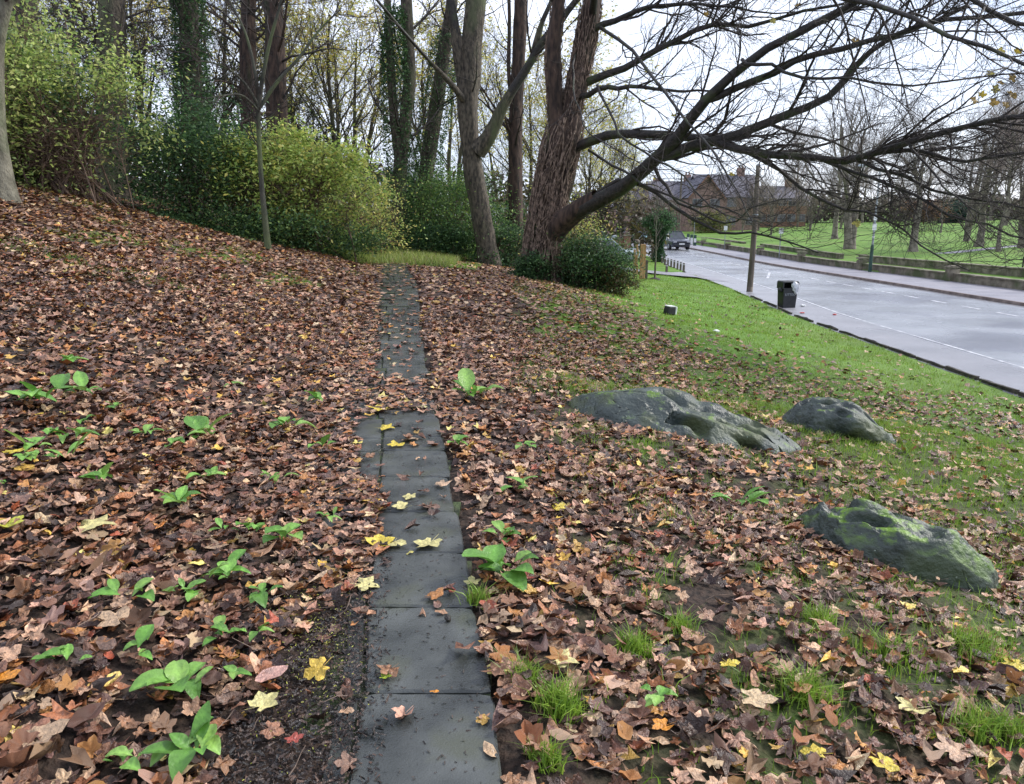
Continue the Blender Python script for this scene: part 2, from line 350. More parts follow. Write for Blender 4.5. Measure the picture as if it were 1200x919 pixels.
# ------------------------------------------------------------------ ground sheet
def build_ground():
    def axis(a, b, d0, g, c=0.0):
        out = [c]; s = d0
        while out[-1] < b: out.append(out[-1] + s); s *= g
        neg = [c]; s = d0
        while neg[-1] > a: neg.append(neg[-1] - s); s *= g
        return np.array(neg[::-1][:-1] + out)
    xs = np.concatenate([np.arange(-24, 9.6, .13)])
    xl = -24 - np.cumsum(.2 * 1.13 ** np.arange(45)); xr_ = 9.6 + np.cumsum(np.concatenate([np.full(30, .42), .45 * 1.10 ** np.arange(55)]))
    xs = np.concatenate([xl[::-1], xs, xr_])
    ys = np.concatenate([np.arange(-6, 0, .5), np.arange(0, 12, .10), np.arange(12, 26, .2), 26 + np.cumsum(.25 * 1.055 ** np.arange(100))])
    X, Y = np.meshgrid(xs, ys); Z = H(X, Y)
    xrr = x_edge(Y); inpath = (X > xrr - np.where(Y < 3.4, .55, .86)) & (X < xrr + .02) & (Y < 24)
    Z = np.where(inpath, Z - .05, Z)
    ny, nx = X.shape; V = np.stack([X, Y, Z], -1).reshape(-1, 3)
    i = np.arange(nx * ny).reshape(ny, nx)
    Q = np.stack([i[:-1, :-1], i[:-1, 1:], i[1:, 1:], i[1:, :-1]], -1).reshape(-1, 4)
    g = grass_mask(X, Y) * (.35 + .65 * sstep(6, 14, Y)); g = np.where(X > 12, 1, g)
    l = np.clip(leaf_density(X, Y), 0, 1) * sstep(7, 14, Y); wood = (Y > 20) & (X < 1); l = np.where(wood, .8, l)
    C = np.stack([g * .9, l, 0 * g], -1).reshape(-1, 3)
    me = mesh_np('ground', V, Q, M_ground, cols=C, smooth=True, k=4)
    tag(ob('ground', me), kind='structure')
build_ground()

def strip(name, xa, xb, ys, zf, m, parent=None, nx=4, thick=0):
    ys = np.asarray(ys, float); A = xa(ys) if callable(xa) else np.full_like(ys, xa); B = xb(ys) if callable(xb) else np.full_like(ys, xb)
    t = np.linspace(0, 1, nx + 1); X = A[:, None] * (1 - t) + B[:, None] * t; Y = np.repeat(ys[:, None], nx + 1, 1); Z = zf(X, Y)
    n, k = X.shape; i = np.arange(n * k).reshape(n, k)
    V = np.stack([X, Y, Z], -1).reshape(-1, 3); Q = np.stack([i[:-1, :-1], i[:-1, 1:], i[1:, 1:], i[1:, :-1]], -1).reshape(-1, 4)
    if thick:
        bot = V.copy(); bot[:, 2] -= thick; o = len(V); V = np.concatenate([V, bot])
        S = []
        for e in (i[:, 0], i[::-1, -1], i[0, ::-1], i[-1, :]): S.append(np.stack([e[:-1], e[1:], e[1:] + o, e[:-1] + o], -1))
        Q = np.concatenate([Q] + S)
    return ob(name, mesh_np(name, V, Q, m, k=4), parent)
ysr = np.concatenate([np.arange(-30, 80, 2.5), np.arange(80, 128, 1.5)])
zr = lambda X, Y: z_road(Y)
road = tag(strip('road', lambda y: x_verge(y) + 1.55, x_kerb, ysr, zr, M_asph, nx=10), kind='structure')
lane = tag(strip('cycle_lane', lambda y: x_verge(y) - .12, lambda y: x_verge(y) + 1.55, ysr, zr, M_asph2, nx=4), kind='structure')
pv = tag(strip('pavement', lambda y: x_kerb(y) + .14, lambda y: x_wall(y) + .1, ysr, lambda X, Y: z_road(Y) + .11, M_pave, nx=4), kind='structure')
kb = tag(strip('kerb', x_kerb, lambda y: x_kerb(y) + .14, ysr, lambda X, Y: z_road(Y) + .115, M_kerb, nx=1, thick=.2), kind='structure')
strip('edge_line', lambda y: x_verge(y) + 1.62, lambda y: x_verge(y) + 1.70, np.arange(-30, 100, 2.5), lambda X, Y: z_road(Y) + .004, M_white, road, nx=1)
strip('edge_line', lambda y: x_kerb(y) - .26, lambda y: x_kerb(y) - .2, np.arange(-30, 90, 2.5), lambda X, Y: z_road(Y) + .004, M_kerb, road, nx=1)
y = 14.0
while y < 84:
    strip('dash', lambda q: x_kerb(q) - 2.25, lambda q: x_kerb(q) - 2.11, np.array([y, y + .9, y + 1.1]), lambda X, Y: z_road(Y) + .004, M_white, road, nx=1)
    y += 2.0
for a, b_, c, d_ in ((13.9, 41.2, 15.8, 46.5), (13.2, 42.8, 17.0, 43.0)):         # junction marks
    bm = bmesh.new(); A = Vector((a, b_, 0)); B = Vector((c, d_, 0)); n = (B - A).normalized().cross(Vector((0, 0, 1))) * .07
    z = float(z_road(b_)) + .006; bm.faces.new([bm.verts.new((p.x, p.y, z)) for p in (A - n, B - n, B + n, A + n)])
    bm_ob('junction_mark', bm, M_white, road)
# side road that leaves the main road beyond the lawn
ysd = np.arange(0, 18.1, 1.0)
def side_road():
    P = []
    for s in np.linspace(0, 1, 24):
        x = 11.0 - 13 * s; yc = 42.6 + 1.5 * s + 14 * max(0, s - .12) ** 1.6; w = 1.5 + 2.8 * max(0, 1 - s * 9)
        P.append((x, yc, w))
    V = []; 
    for (x, yc, w) in P:
        for k in (-1, -.33, .33, 1): V.append((x + k * .0, yc + k * w, float(H0(min(x, 9.5), yc + k * w)) + .075 if x < 9.9 else -1.29))
    Q = []
    for i in range(len(P) - 1):
        for k in range(3): a = i * 4 + k; Q.append((a, a + 1, a + 5, a + 4))
    tag(ob('side_road', mesh_np('side_road', np.array(V), np.array(Q), M_pave, k=4)), kind='structure')
side_road()

# ------------------------------------------------------------------ path of stone slabs
path = bpy.data.objects.new('path', None); link(path); tag(path, kind='structure')
def slab(x0, x1, x2, x3, y0, y1, y2, y3, zo=0, tilt=0):
    # corners: front-left, front-right, back-right, back-left
    bm = bmesh.new(); n = 10; t = .07; g = {}
    cs = [Vector((x0, y0, 0)), Vector((x1, y1, 0)), Vector((x2, y2, 0)), Vector((x3, y3, 0))]
    def P(u, v): return cs[0] * (1 - u) * (1 - v) + cs[1] * u * (1 - v) + cs[2] * u * v + cs[3] * (1 - u) * v
    c = P(.5, .5); zc = float(z_path(c.y)) + .004 + zo
    slope = (float(z_path(c.y + .3)) - float(z_path(c.y - .3))) / .6
    def Z(p): return zc + (p.y - c.y) * slope + tilt * (p.x - c.x)
    edge = []
    for u, v in [(i / n, 0) for i in range(n)] + [(1, i / n) for i in range(n)] + [(1 - i / n, 1) for i in range(n)] + [(0, 1 - i / n) for i in range(n)]:
        p = P(u, v); q = (p - c).normalized()
        chip = mnoise.noise(p * 7) * .007 + min(0, mnoise.noise(p * 22 + Vector((3, 1, 0))) + .25) * .02 - (.012 if (u in (0, 1) and v in (0, 1)) else 0)
        p = p + q * chip; edge.append(p)
    top_in = [bm.verts.new((p.x - (p - c).normalized().x * .009, p.y - (p - c).normalized().y * .009, Z(p))) for p in edge]
    top_out = [bm.verts.new((p.x, p.y, Z(p) - .008)) for p in edge]
    bot = [bm.verts.new((p.x, p.y, Z(p) - t)) for p in edge]
    bm.faces.new(top_in); k = len(edge)
    for i in range(k):
        j = (i + 1) % k
        bm.faces.new((top_out[i], top_out[j], top_in[j], top_in[i])); bm.faces.new((bot[i], bot[j], top_out[j], top_out[i]))
    return bm_ob('slab', bm, M_slab, path)
joints = [1.25, 1.78, 2.33, 2.93, 3.47, 4.02, 4.62, 5.2, 5.55, 6.15]
while joints[-1] < 21: joints.append(joints[-1] + random.uniform(.5, .66))
for k in range(len(joints) - 1):
    a, b_ = joints[k] + .005, joints[k + 1] - .005
    xa, xb = float(x_edge(a)), float(x_edge(b_)); j = random.uniform(-.012, .012)
    if k < 9 : wL = .45
    else: wL = random.choice([.45, .5, .56])
    slab(xa - wL, xa + j, xb + j, xb - wL, a, a, b_, b_, random.uniform(-.002, .003), random.uniform(-.012, .012))
    o = random.uniform(-.02, .02) if k else 0
    wf = .53 if b_ < 3.5 else .85
    if k > 0: slab(xa - wf, xa - wL - .012, xb - wL - .012, xb - wf, a + o, a + o, b_ + o - .012, b_ + o - .012, random.uniform(-.012, -.004), random.uniform(-.01, .01))
bm = bmesh.new()
for k in range(26):
    ya = 1.0 + k * .8; xm = float(x_edge(ya + .4)) - .42; box(bm, (xm, ya + .4, float(z_path(ya + .4)) - .038), (.80, .82, .05))
bm_ob('mortar_bed', bm, M_mossy, path)

# ------------------------------------------------------------------ leaves
def maple(nl=5, detail=2, seed=0):
    r = np.random.default_rng(seed); pts = []
    angs = np.linspace(-math.radians(128), math.radians(128), nl) + PI / 2
    L = [.62, .88, 1.0, .88, .62] if nl == 5 else [.8, 1, .8]
    for k, a in enumerate(angs):
        l = L[k] * r.uniform(.9, 1.08); w = .20
        if k == 0: pts.append((0.05, -.12))
        if detail > 1:
            pts.append((math.cos(a - .36) * l * .78, math.sin(a - .36) * l * .78))
        pts.append((math.cos(a) * l, math.sin(a) * l))
        if detail > 1: pts.append((math.cos(a + .36) * l * .78, math.sin(a + .36) * l * .78))
        if k < nl - 1:
            m = (a + angs[k + 1]) / 2; pts.append((math.cos(m) * .52, math.sin(m) * .52))
    pts.append((-.05, -.12))
    return np.array(pts)
def oval(n=10, w=.5, seed=0):
    a = np.linspace(0, 2 * PI, n, endpoint=False) - PI / 2
    return np.stack([np.cos(a) * w * (1 - .25 * np.sin(a)), np.sin(a)], -1) * .8
def template(outline, seed, curl=.35, stem=True, ring=False):
    r = np.random.default_rng(seed + 50); c1, c2 = r.uniform(-.2, 1) * curl, r.uniform(-.6, 1) * curl
    ax = r.uniform(0, PI); 
    def z(p):
        u = p[:, 0] * math.cos(ax) + p[:, 1] * math.sin(ax); v = -p[:, 0] * math.sin(ax) + p[:, 1] * math.cos(ax)
        return c1 * u * u + c2 * np.abs(p[:, 0]) * .8 - .12 * curl * np.cos(v * 5 + seed) + r.normal(0, .05 * curl * 2, len(p))
    n = len(outline)
    if ring:
        inner = outline * .5; P = np.concatenate([[[0, 0]], inner, outline]); T = []
        for i in range(n):
            j = (i + 1) % n; T += [(0, 1 + i, 1 + j), (1 + i, 1 + n + i, 1 + n + j), (1 + i, 1 + n + j, 1 + j)]
    else:
        P = np.concatenate([[[0, 0]], outline]); T = [(0, 1 + i, 1 + (i + 1) % n) for i in range(n)]
    V = np.column_stack([P, z(P)])
    if stem:
        k = len(V); lz = r.uniform(0, .25); e = r.uniform(-.3, .3)
        V = np.concatenate([V, [[-.018, -.1, 0], [.018, -.1, 0], [e + .014, -.75, lz], [e - .014, -.75, lz]]]); T += [(k, k + 1, k + 2), (k, k + 2, k + 3)]
    return V, np.array(T)
T_near = [template(maple(5, 2, s), s, .62, True, True) for s in range(6)] + [template(oval(10, .5), 20 + s, .8, True, True) for s in range(3)] + [template(maple(3, 1, 40 + s) * np.array([.8, 1.1]), 40 + s, 1.1, False, True) for s in range(3)]
T_mid = [template(maple(5, 1, s), s, .6, False) for s in range(5)] + [template(oval(6, .55), 30, .6, False)]
T_far = [(np.array([[-.75, 0, .12], [0, -.6, 0], [.75, 0, .16], [0, .8, -.1]]), np.array([[0, 1, 2], [0, 2, 3]])), (np.array([[-.6, -.5, .1], [.7, -.3, 0], [.1, .9, .2]]), np.array([[0, 1, 2]]))]

def rotm(yaw, tilt, taz):
    # rotation: yaw about z then tilt about horizontal axis taz
    n = len(yaw); c, s = np.cos(yaw), np.sin(yaw); Z = np.zeros(n); O = np.ones(n)
    A = np.stack([np.stack([c, -s, Z], -1), np.stack([s, c, Z], -1), np.stack([Z, Z, O], -1)], 1)
    kx, ky = np.cos(taz), np.sin(taz); ct, st = np.cos(tilt), np.sin(tilt)
    B = np.stack([np.stack([ct + kx * kx * (1 - ct), kx * ky * (1 - ct), ky * st], -1),
                  np.stack([kx * ky * (1 - ct), ct + ky * ky * (1 - ct), -kx * st], -1),
                  np.stack([-ky * st, kx * st, ct], -1)], 1)
    return B @ A
def scatter(templates, P, size, yaw, tilt, taz, cols, which=None):
    Vs, Ts, Cs, Us = [], [], [], []; o = 0
    which = rng.integers(0, len(templates), len(P)) if which is None else which
    R = rotm(yaw, tilt, taz)
    for k, (tv, tt) in enumerate(templates):
        m = which == k; n = m.sum()
        if not n: continue
        V = np.einsum('nij,vj->nvi', R[m], tv) * size[m][:, None, None] + P[m][:, None, :]
        T = tt[None] + (np.arange(n) * len(tv))[:, None, None] + o
        Vs.append(V.reshape(-1, 3)); Ts.append(T.reshape(-1, 3)); Cs.append(np.repeat(cols[m], len(tv), 0)); Us.append(np.tile(tv, (n, 1)))
        o += n * len(tv)
    return np.concatenate(Vs), np.concatenate(Ts), np.concatenate(Cs), np.concatenate(Us)
PAL = np.array([(.19, .098, .058), (.28, .165, .105), (.12, .058, .038), (.07, .037, .027), (.37, .25, .17), (.038, .022, .018), (.25, .105, .045), (.46, .34, .22), (.34, .16, .05), (.25, .07, .035), (.50, .33, .06), (.55, .47, .15), (.13, .078, .062), (.34, .215, .155)])
PW = np.array([12, 11, 14, 14, 8, 13, 8, 5, 5, 1.2, 1.0, .7, 9, 9]); PW = PW / PW.sum()
def leaf_cols(n, yellow=0):
    k = rng.choice(len(PAL), n, p=PW); c = 1.38 * PAL[k] * rng.uniform(.75, 1.25, (n, 1)) * rng.uniform(.93, 1.07, (n, 3))
    if np.any(yellow):
        m = rng.random(n) < yellow; c[m] = np.array((.42, .27, .06)) * rng.uniform(.6, 1.3, (m.sum(), 1))
    return np.clip(c, 0, 1)
ROCKS = []          # filled before scattering: (cx, cy, rx, ry, rot)
def rock_free(x, y):
    ok = np.ones(len(x), bool)
    for cx, cy, rx, ry, a in ROCKS:
        u = (x - cx) * math.cos(a) + (y - cy) * math.sin(a); v = -(x - cx) * math.sin(a) + (y - cy) * math.cos(a)
        ok &= (u / rx) ** 2 + (v / ry) ** 2 > .8
    return ok
def samples(y0, y1, dens, margin=1.4):
    A = 0
    n = int(dens * ((y1 ** 2 - y0 ** 2) * .78 + 2 * margin * (y1 - y0)))
    yy = np.sqrt(rng.uniform(y0 ** 2, y1 ** 2, n)); xx = rng.uniform(-1, 1, n) * (.78 * yy + margin)
    return xx, yy
def litter(name, y0, y1, dens, tmpl, size, tilt_s, lift, m):
    x, y = samples(y0, y1, dens)
    k = (rng.random(len(x)) < leaf_density(x, y)) & (x < x_verge(y) - .1) & rock_free(x, y) & (x > -14)
    x, y = x[k], y[k]; n = len(x)
    on = (x < x_edge(y) + .02) & (x > x_edge(y) - np.where(y < 3.5, .53, .86))
    z = np.where(on, z_path(y) + .01, H(x, y)) + np.where(on, rng.random(n) * .015, rng.random(n) ** 1.5 * lift + .004)
    sz = rng.uniform(size[0], size[1], n) * np.where(rng.random(n) < .1, 1.35, 1)
    tilt = np.abs(rng.normal(0, tilt_s, n)) * np.where(on, .25, 1)
    yel = .015 + .05 * sstep(8, 20, y)
    lc = leaf_cols(n, yel) * np.array([1.03, 1.0, .97]); V, T, C, U = scatter(tmpl, np.stack([x, y, z], -1), sz, rng.uniform(0, 2 * PI, n), tilt, rng.uniform(0, 2 * PI, n), np.clip(lc, 0, 1))
    o = ob(name, mesh_np(name, V, T, m, cols=C, uv=U)); tag(o, kind='stuff'); print(name, n, len(T)); return o

# ------------------------------------------------------------------ stones
def rock(name, label, c, L, Wd, Ht, rot, prof, seed, slope=0, m=None, pits=0.0, sub=6):
    bm = bmesh.new(); bmesh.ops.create_icosphere(bm, subdivisions=sub, radius=1)
    sd = Vector((seed * 3.1, seed * 1.7, seed)); rr = random.Random(int(seed * 10)); planes = [(Vector((1, -.25, .15)).normalized(), .80), (Vector((-1, -.2, .35)).normalized(), .82)]
    for i in range(11):
        an = rr.uniform(0, 6.28); el = rr.uniform(.0, .75); planes.append((Vector((math.cos(an) * math.cos(el), math.sin(an) * math.cos(el), math.sin(el))), rr.uniform(.74, .92)))
    for v in bm.verts:
        p = v.co.copy(); q = Vector((math.copysign(abs(p.x) ** .85, p.x), math.copysign(abs(p.y) ** .75, p.y), math.copysign(abs(p.z) ** .8, p.z)))
        t = (q.x + 1) / 2; hk = np.interp(t, *prof[0]); wk = np.interp(t, *prof[1]); oy = np.interp(t, *prof[2]) if len(prof) > 2 else 0
        x = q.x * L / 2; yy = q.y * Wd / 2 * wk + oy * Wd; z = q.z * Ht * hk
        P = Vector((x, yy, z)); d = mnoise.fractal(P * 1.6 + sd, 1, 2, 4) * .10 + abs(mnoise.noise(P * 3.3 + sd)) * .07 - .03
        d += mnoise.fractal(P * 7 + sd, .9, 2, 3) * .018 - max(0, mnoise.noise(P * 13 + sd) - .35) * .05
        d += (abs(mnoise.noise(Vector((P.x * 1.3, P.y * 4.5, P.z * 4)) + sd)) - .2) * .09
        cr_ = abs(mnoise.noise(Vector((P.x * 1.2 + P.y * 2.6, P.y * 2.2, P.z * 1.5)) + sd * 2))
        d -= .07 * max(0, 1 - cr_ * 9)
        if pits:
            w = mnoise.noise(Vector((P.x * 4.2, P.y * 7, P.z * 6)) + sd * 3); d -= pits * max(0, w - .18) * 1.6
        nrm = Vector((q.x * .4, q.y, q.z)).normalized(); P += nrm * d
        for (pn, pd) in planes:
            w = P.x / (L / 2) * pn.x + P.y / (Wd / 2) * pn.y + P.z / Ht * pn.z - pd
            if w > 0: P -= Vector((pn.x * L / 2, pn.y * Wd / 2, pn.z * Ht)) * w * .8
        P += Vector([mnoise.noise(P * 14 + sd), mnoise.noise(P * 14 - sd), mnoise.noise(P * 14 + sd * 2)]) * .007
        v.co = Vector((P.x, P.y, P.z + P.x * slope))
    o = bm_ob(name, bm, m or M_rock, None, smooth=True)
    o.location = (c[0], c[1], c[2]); o.rotation_euler = (0, 0, rot)
    ROCKS.append((c[0], c[1], L / 2 * 1.0, Wd / 2 * 1.0, rot)); return tag(o, label, 'rock', 'weathered stones on the leafy slope')
a = gp(815, 512)
rock('weathered_stone', 'long pitted grey boulder, the largest stone, among leaves right of the path', (a.x - .07, a.y + .28, a.z - .05), 2.66, 1.15, .35, -.22,
     (([0, .15, .4, .65, .85, 1], [1.0, 1.1, 1.15, .85, .75, .7]), ([0, .2, .5, .8, 1], [1.1, 1.1, 1, .85, .8])), 3.0, slope=-.15, pits=.20)
a = gp(982, 512)
rock('weathered_stone', 'small flat grey wedge of stone behind the long boulder, nearest the road', (a.x + .13, a.y + .2, a.z - .02), 1.32, .62, .36, -.25,
     (([0, .2, .6, 1], [.9, 1.25, .8, .3]), ([0, .3, 1], [.9, 1.1, .7])), 8.0, slope=-.14, pits=.15)
a = gp(1065, 672)
rock('weathered_stone', 'rounded dark boulder with bright green moss, nearest the camera at right', (a.x + .04, a.y + .18, a.z - .01), 1.30, .66, .34, -.34,
     (([0, .3, .6, .85, 1], [.9, 1.15, 1.0, .9, .95]), ([0, .4, 1], [1.0, 1.15, 1.0])), 6.0, slope=-.19, m=M_rock_mossy, pits=.12)

litter('leaf_litter', 1.0, 5.6, 680, T_near, (.026, .060), .36, .045, M_leaf)
litter('leaf_litter', 5.6, 12.5, 430, T_mid, (.036, .066), .42, .04, M_leaf)
litter('leaf_litter', 12.5, 31, 260, T_far, (.050, .078), .45, .035, M_leaf)

# ------------------------------------------------------------------ grass blades
def blades(name, x, y, z, h, w, cols, lean=.5, seg=1):
    n = len(x); a = rng.uniform(0, 2 * PI, n); b = rng.uniform(0, 2 * PI, n); ln = np.abs(rng.normal(0, lean, n)) * h
    B = np.stack([x, y, z], -1); S = np.stack([np.cos(a), np.sin(a), 0 * a], -1) * (w / 2)[:, None]; D = np.stack([np.cos(b), np.sin(b), 0 * b], -1)
    if seg == 1:
        V = np.stack([B - S, B + S, B + D * ln[:, None] + np.stack([0 * h, 0 * h, h], -1)], 1); T = np.arange(n * 3).reshape(n, 3); k = 3
    else:
        M = B + D * (ln * .35)[:, None] + np.stack([0 * h, 0 * h, h * .6], -1); E = B + D * ln[:, None] * 1.2 + np.stack([0 * h, 0 * h, h], -1)
        V = np.stack([B - S, B + S, M - S * .7, M + S * .7, E], 1); o = (np.arange(n) * 5)[:, None]; k = 5
        T = (np.array([[0, 1, 3], [0, 3, 2], [2, 3, 4]])[None] + o[:, :, None]).reshape(-1, 3)
    return V.reshape(-1, 3), T, np.repeat(cols, k, 0)
def grass_cols(n):
    t = rng.random((n, 1)); c = np.array((.12, .24, .025)) * (1 - t) + np.array((.34, .50, .07)) * t
    m = rng.random(n) < .08; c[m] = (.30, .27, .10); return c * rng.uniform(.8, 1.15, (n, 1))
def grass(name, y0, y1, dens, h, w, seg):
    x, y = samples(y0, y1, dens)
    g = grass_mask(x, y); k = (rng.random(len(x)) < g * (.25 + .75 * sstep(.35, .6, fbm(x, y, 5, 81)))) & (x < x_verge(y) - .12) & rock_free(x, y) & ((x > x_edge(y) + .04) | (x < x_edge(y) - .9)) & (x > -12)
    x, y = x[k], y[k]; x, y = x[:len(x)], y[:len(y)]; n = len(x); hh = rng.uniform(*h, n) * (.6 + .7 * fbm(x, y, 1.5, 91)); 
    V, T, C = blades(name, x, y, H(x, y) - .01, hh, rng.uniform(*w, n), grass_cols(n), .6, seg)
    o = ob(name, mesh_np(name, V, T, M_grass, cols=C)); tag(o, kind='stuff'); print(name, n, len(T))
grass('grass', 1.5, 9, 3200, (.035, .10), (.004, .0075), 2)
grass('grass', 9, 20, 620, (.04, .09), (.008, .014), 1)
grass('grass', 20, 44, 200, (.05, .10), (.014, .026), 1)

# ------------------------------------------------------------------ branch growth
def resample(pts, n):
    pts = [Vector(p) for p in pts]; out = []
    m = len(pts) - 1
    for i in range(n):
        t = i / (n - 1) * m; k = min(int(t), m - 1); f = t - k
        p0 = pts[max(k - 1, 0)]; p1 = pts[k]; p2 = pts[k + 1]; p3 = pts[min(k + 2, m)]
        out.append(.5 * ((2 * p1) + (p2 - p0) * f + (2 * p0 - 5 * p1 + 4 * p2 - p3) * f * f + (3 * p1 - p0 - 3 * p2 + p3) * f ** 3))
    return np.array([tuple(p) for p in out])
def tubes(P, R, s=4):
    # P (N,k,3) R (N,k)
    N, k, _ = P.shape; T = np.gradient(P, axis=1); T /= np.linalg.norm(T, axis=2, keepdims=True) + 1e-9
    ref = np.where(np.abs(T[:, :1, 2:3]) > .8, np.array([[[1., .1, 0]]]), np.array([[[.1, 0, 1.]]]))
    U = np.cross(T, np.broadcast_to(ref, T.shape)); U /= np.linalg.norm(U, axis=2, keepdims=True) + 1e-9; W = np.cross(T, U)
    a = np.arange(s) * 2 * PI / s
    V = P[:, :, None] + (U[:, :, None] * np.cos(a)[:, None] + W[:, :, None] * np.sin(a)[:, None]) * R[:, :, None, None]
    idx = np.arange(N * k * s).reshape(N, k, s); j = np.roll(idx, -1, axis=2)
    Q = np.stack([idx[:, :-1], j[:, :-1], j[:, 1:], idx[:, 1:]], -1).reshape(-1, 4)
    return V.reshape(-1, 3), Q
def grow(P, R, n, length, ang, wander=.25, up=0.0, k=5, rs=.55, t0=.15, t1=1.0, rmin=.003, rg=rng, rtip=.3):
    N, kk, _ = P.shape; seg = np.linalg.norm(np.diff(P, axis=1), axis=2).sum(1)
    pi = rg.choice(N, n, p=seg / seg.sum()); t = rg.uniform(t0, t1, n) * (kk - 1.001); i = t.astype(int); f = (t - i)[:, None]
    A = P[pi, i]; B = P[pi, i + 1]; st = A * (1 - f) + B * f; T = B - A; T /= np.linalg.norm(T, axis=1, keepdims=True) + 1e-9
    r = R[pi, i] * (1 - f[:, 0]) + R[pi, i + 1] * f[:, 0]
    rd = rg.normal(0, 1, (n, 3)); rd -= (rd * T).sum(1, keepdims=True) * T; rd /= np.linalg.norm(rd, axis=1, keepdims=True) + 1e-9
    an = rg.uniform(*ang, n)[:, None]; D = T * np.cos(an) + rd * np.sin(an)
    L = rg.uniform(*length, n) * (1 - .35 * t / kk); out = [st]; bend = rg.normal(0, wander * .5, (n, 3))
    for q in range(k - 1):
        D = D + bend + rg.normal(0, wander, (n, 3)) + np.array([0, 0, up]); D /= np.linalg.norm(D, axis=1, keepdims=True)
        out.append(out[-1] + D * (L / (k - 1))[:, None])
    P2 = np.stack(out, 1); r0 = np.maximum(np.minimum(r * rs, L * .017), rmin)[:, None]; R2 = r0 * np.linspace(1, rtip, k)[None]
    return P2, np.maximum(R2, rmin * .6)
def mesh_tubes(name, groups, m, smooth=True):
    Vs, Qs = [], []; o = 0
    for P, R, s in groups:
        V, Q = tubes(P, R, s); Vs.append(V); Qs.append(Q + o); o += len(V)
    return mesh_np(name, np.concatenate(Vs), np.concatenate(Qs), m, smooth=smooth, k=4)
def trunk_mesh(name, pts, rad, m, n=26, s=18, flare=.35, lump=.12, seed=0):
    P = resample(pts, n); R = np.interp(np.linspace(0, 1, n), np.linspace(0, 1, len(rad)), rad)
    V, Q = tubes(P[None], R[None], s); V = V.reshape(n, s, 3)
    zb = P[0, 2]
    for i in range(n):
        for j in range(s):
            d = V[i, j] - P[i]; h = P[i, 2] - zb; a = 2 * PI * j / s
            k = 1 + lump * mnoise.noise(Vector((math.cos(a) * 1.6, math.sin(a) * 1.6, P[i, 2] * 1.1 + seed))) * 1.6 + .04 * math.sin(a * 5 + seed + h * .7)
            k += flare * math.exp(-max(h, 0) / .35) * (1 + .6 * math.sin(a * 4 + seed)); V[i, j] = P[i] + d * k
    return mesh_np(name, V.reshape(-1, 3), Q, m, smooth=True, k=4)

def leaf_cloud(P, size, cols, droop=.6):
    n = len(P); tv = np.array([[0, -.8, 0], [.42, 0, .08], [0, .9, 0], [-.42, 0, .08]]); tt = np.array([[0, 1, 2], [0, 2, 3]])
    return scatter([(tv, tt)], P, size, rng.uniform(0, 2 * PI, n), np.abs(rng.normal(0, droop, n)), rng.uniform(0, 2 * PI, n), cols, np.zeros(n, int))
def pal(cs, n, v=.25):
    cs = np.array(cs); c = cs[rng.integers(0, len(cs), n)]; return c * rng.uniform(1 - v, 1 + v, (n, 1))
GREENS = [(.31, .41, .10), (.46, .54, .15), (.20, .30, .08), (.58, .60, .22)]
DARKS = [(.045, .10, .04), (.07, .145, .05), (.03, .07, .03), (.11, .20, .07)]
YELL = [(.55, .52, .14), (.62, .55, .16), (.42, .46, .12), (.50, .38, .14)]

# ------------------------------------------------------------------ hero tree with the long bare limbs (burly trunk)
def P_(lst): return [at(*p) for p in lst]
def limbs_to_arrays(limbs, k=14):
    P = np.stack([resample(P_(l), k) for l, r0, r1 in limbs]); R = np.stack([r1 + (r0 * .84 - r1) * (1 - np.linspace(0, 1, k)) ** 1.25 for l, r0, r1 in limbs]); return P, R
def wiggle(P, amp=.04):
    N, k, _ = P.shape; w = rng.normal(0, amp, P.shape); w[:, 0] = 0; w = (w + np.roll(w, 1, 1)) / 2; w[:, 0] = 0; return P + w

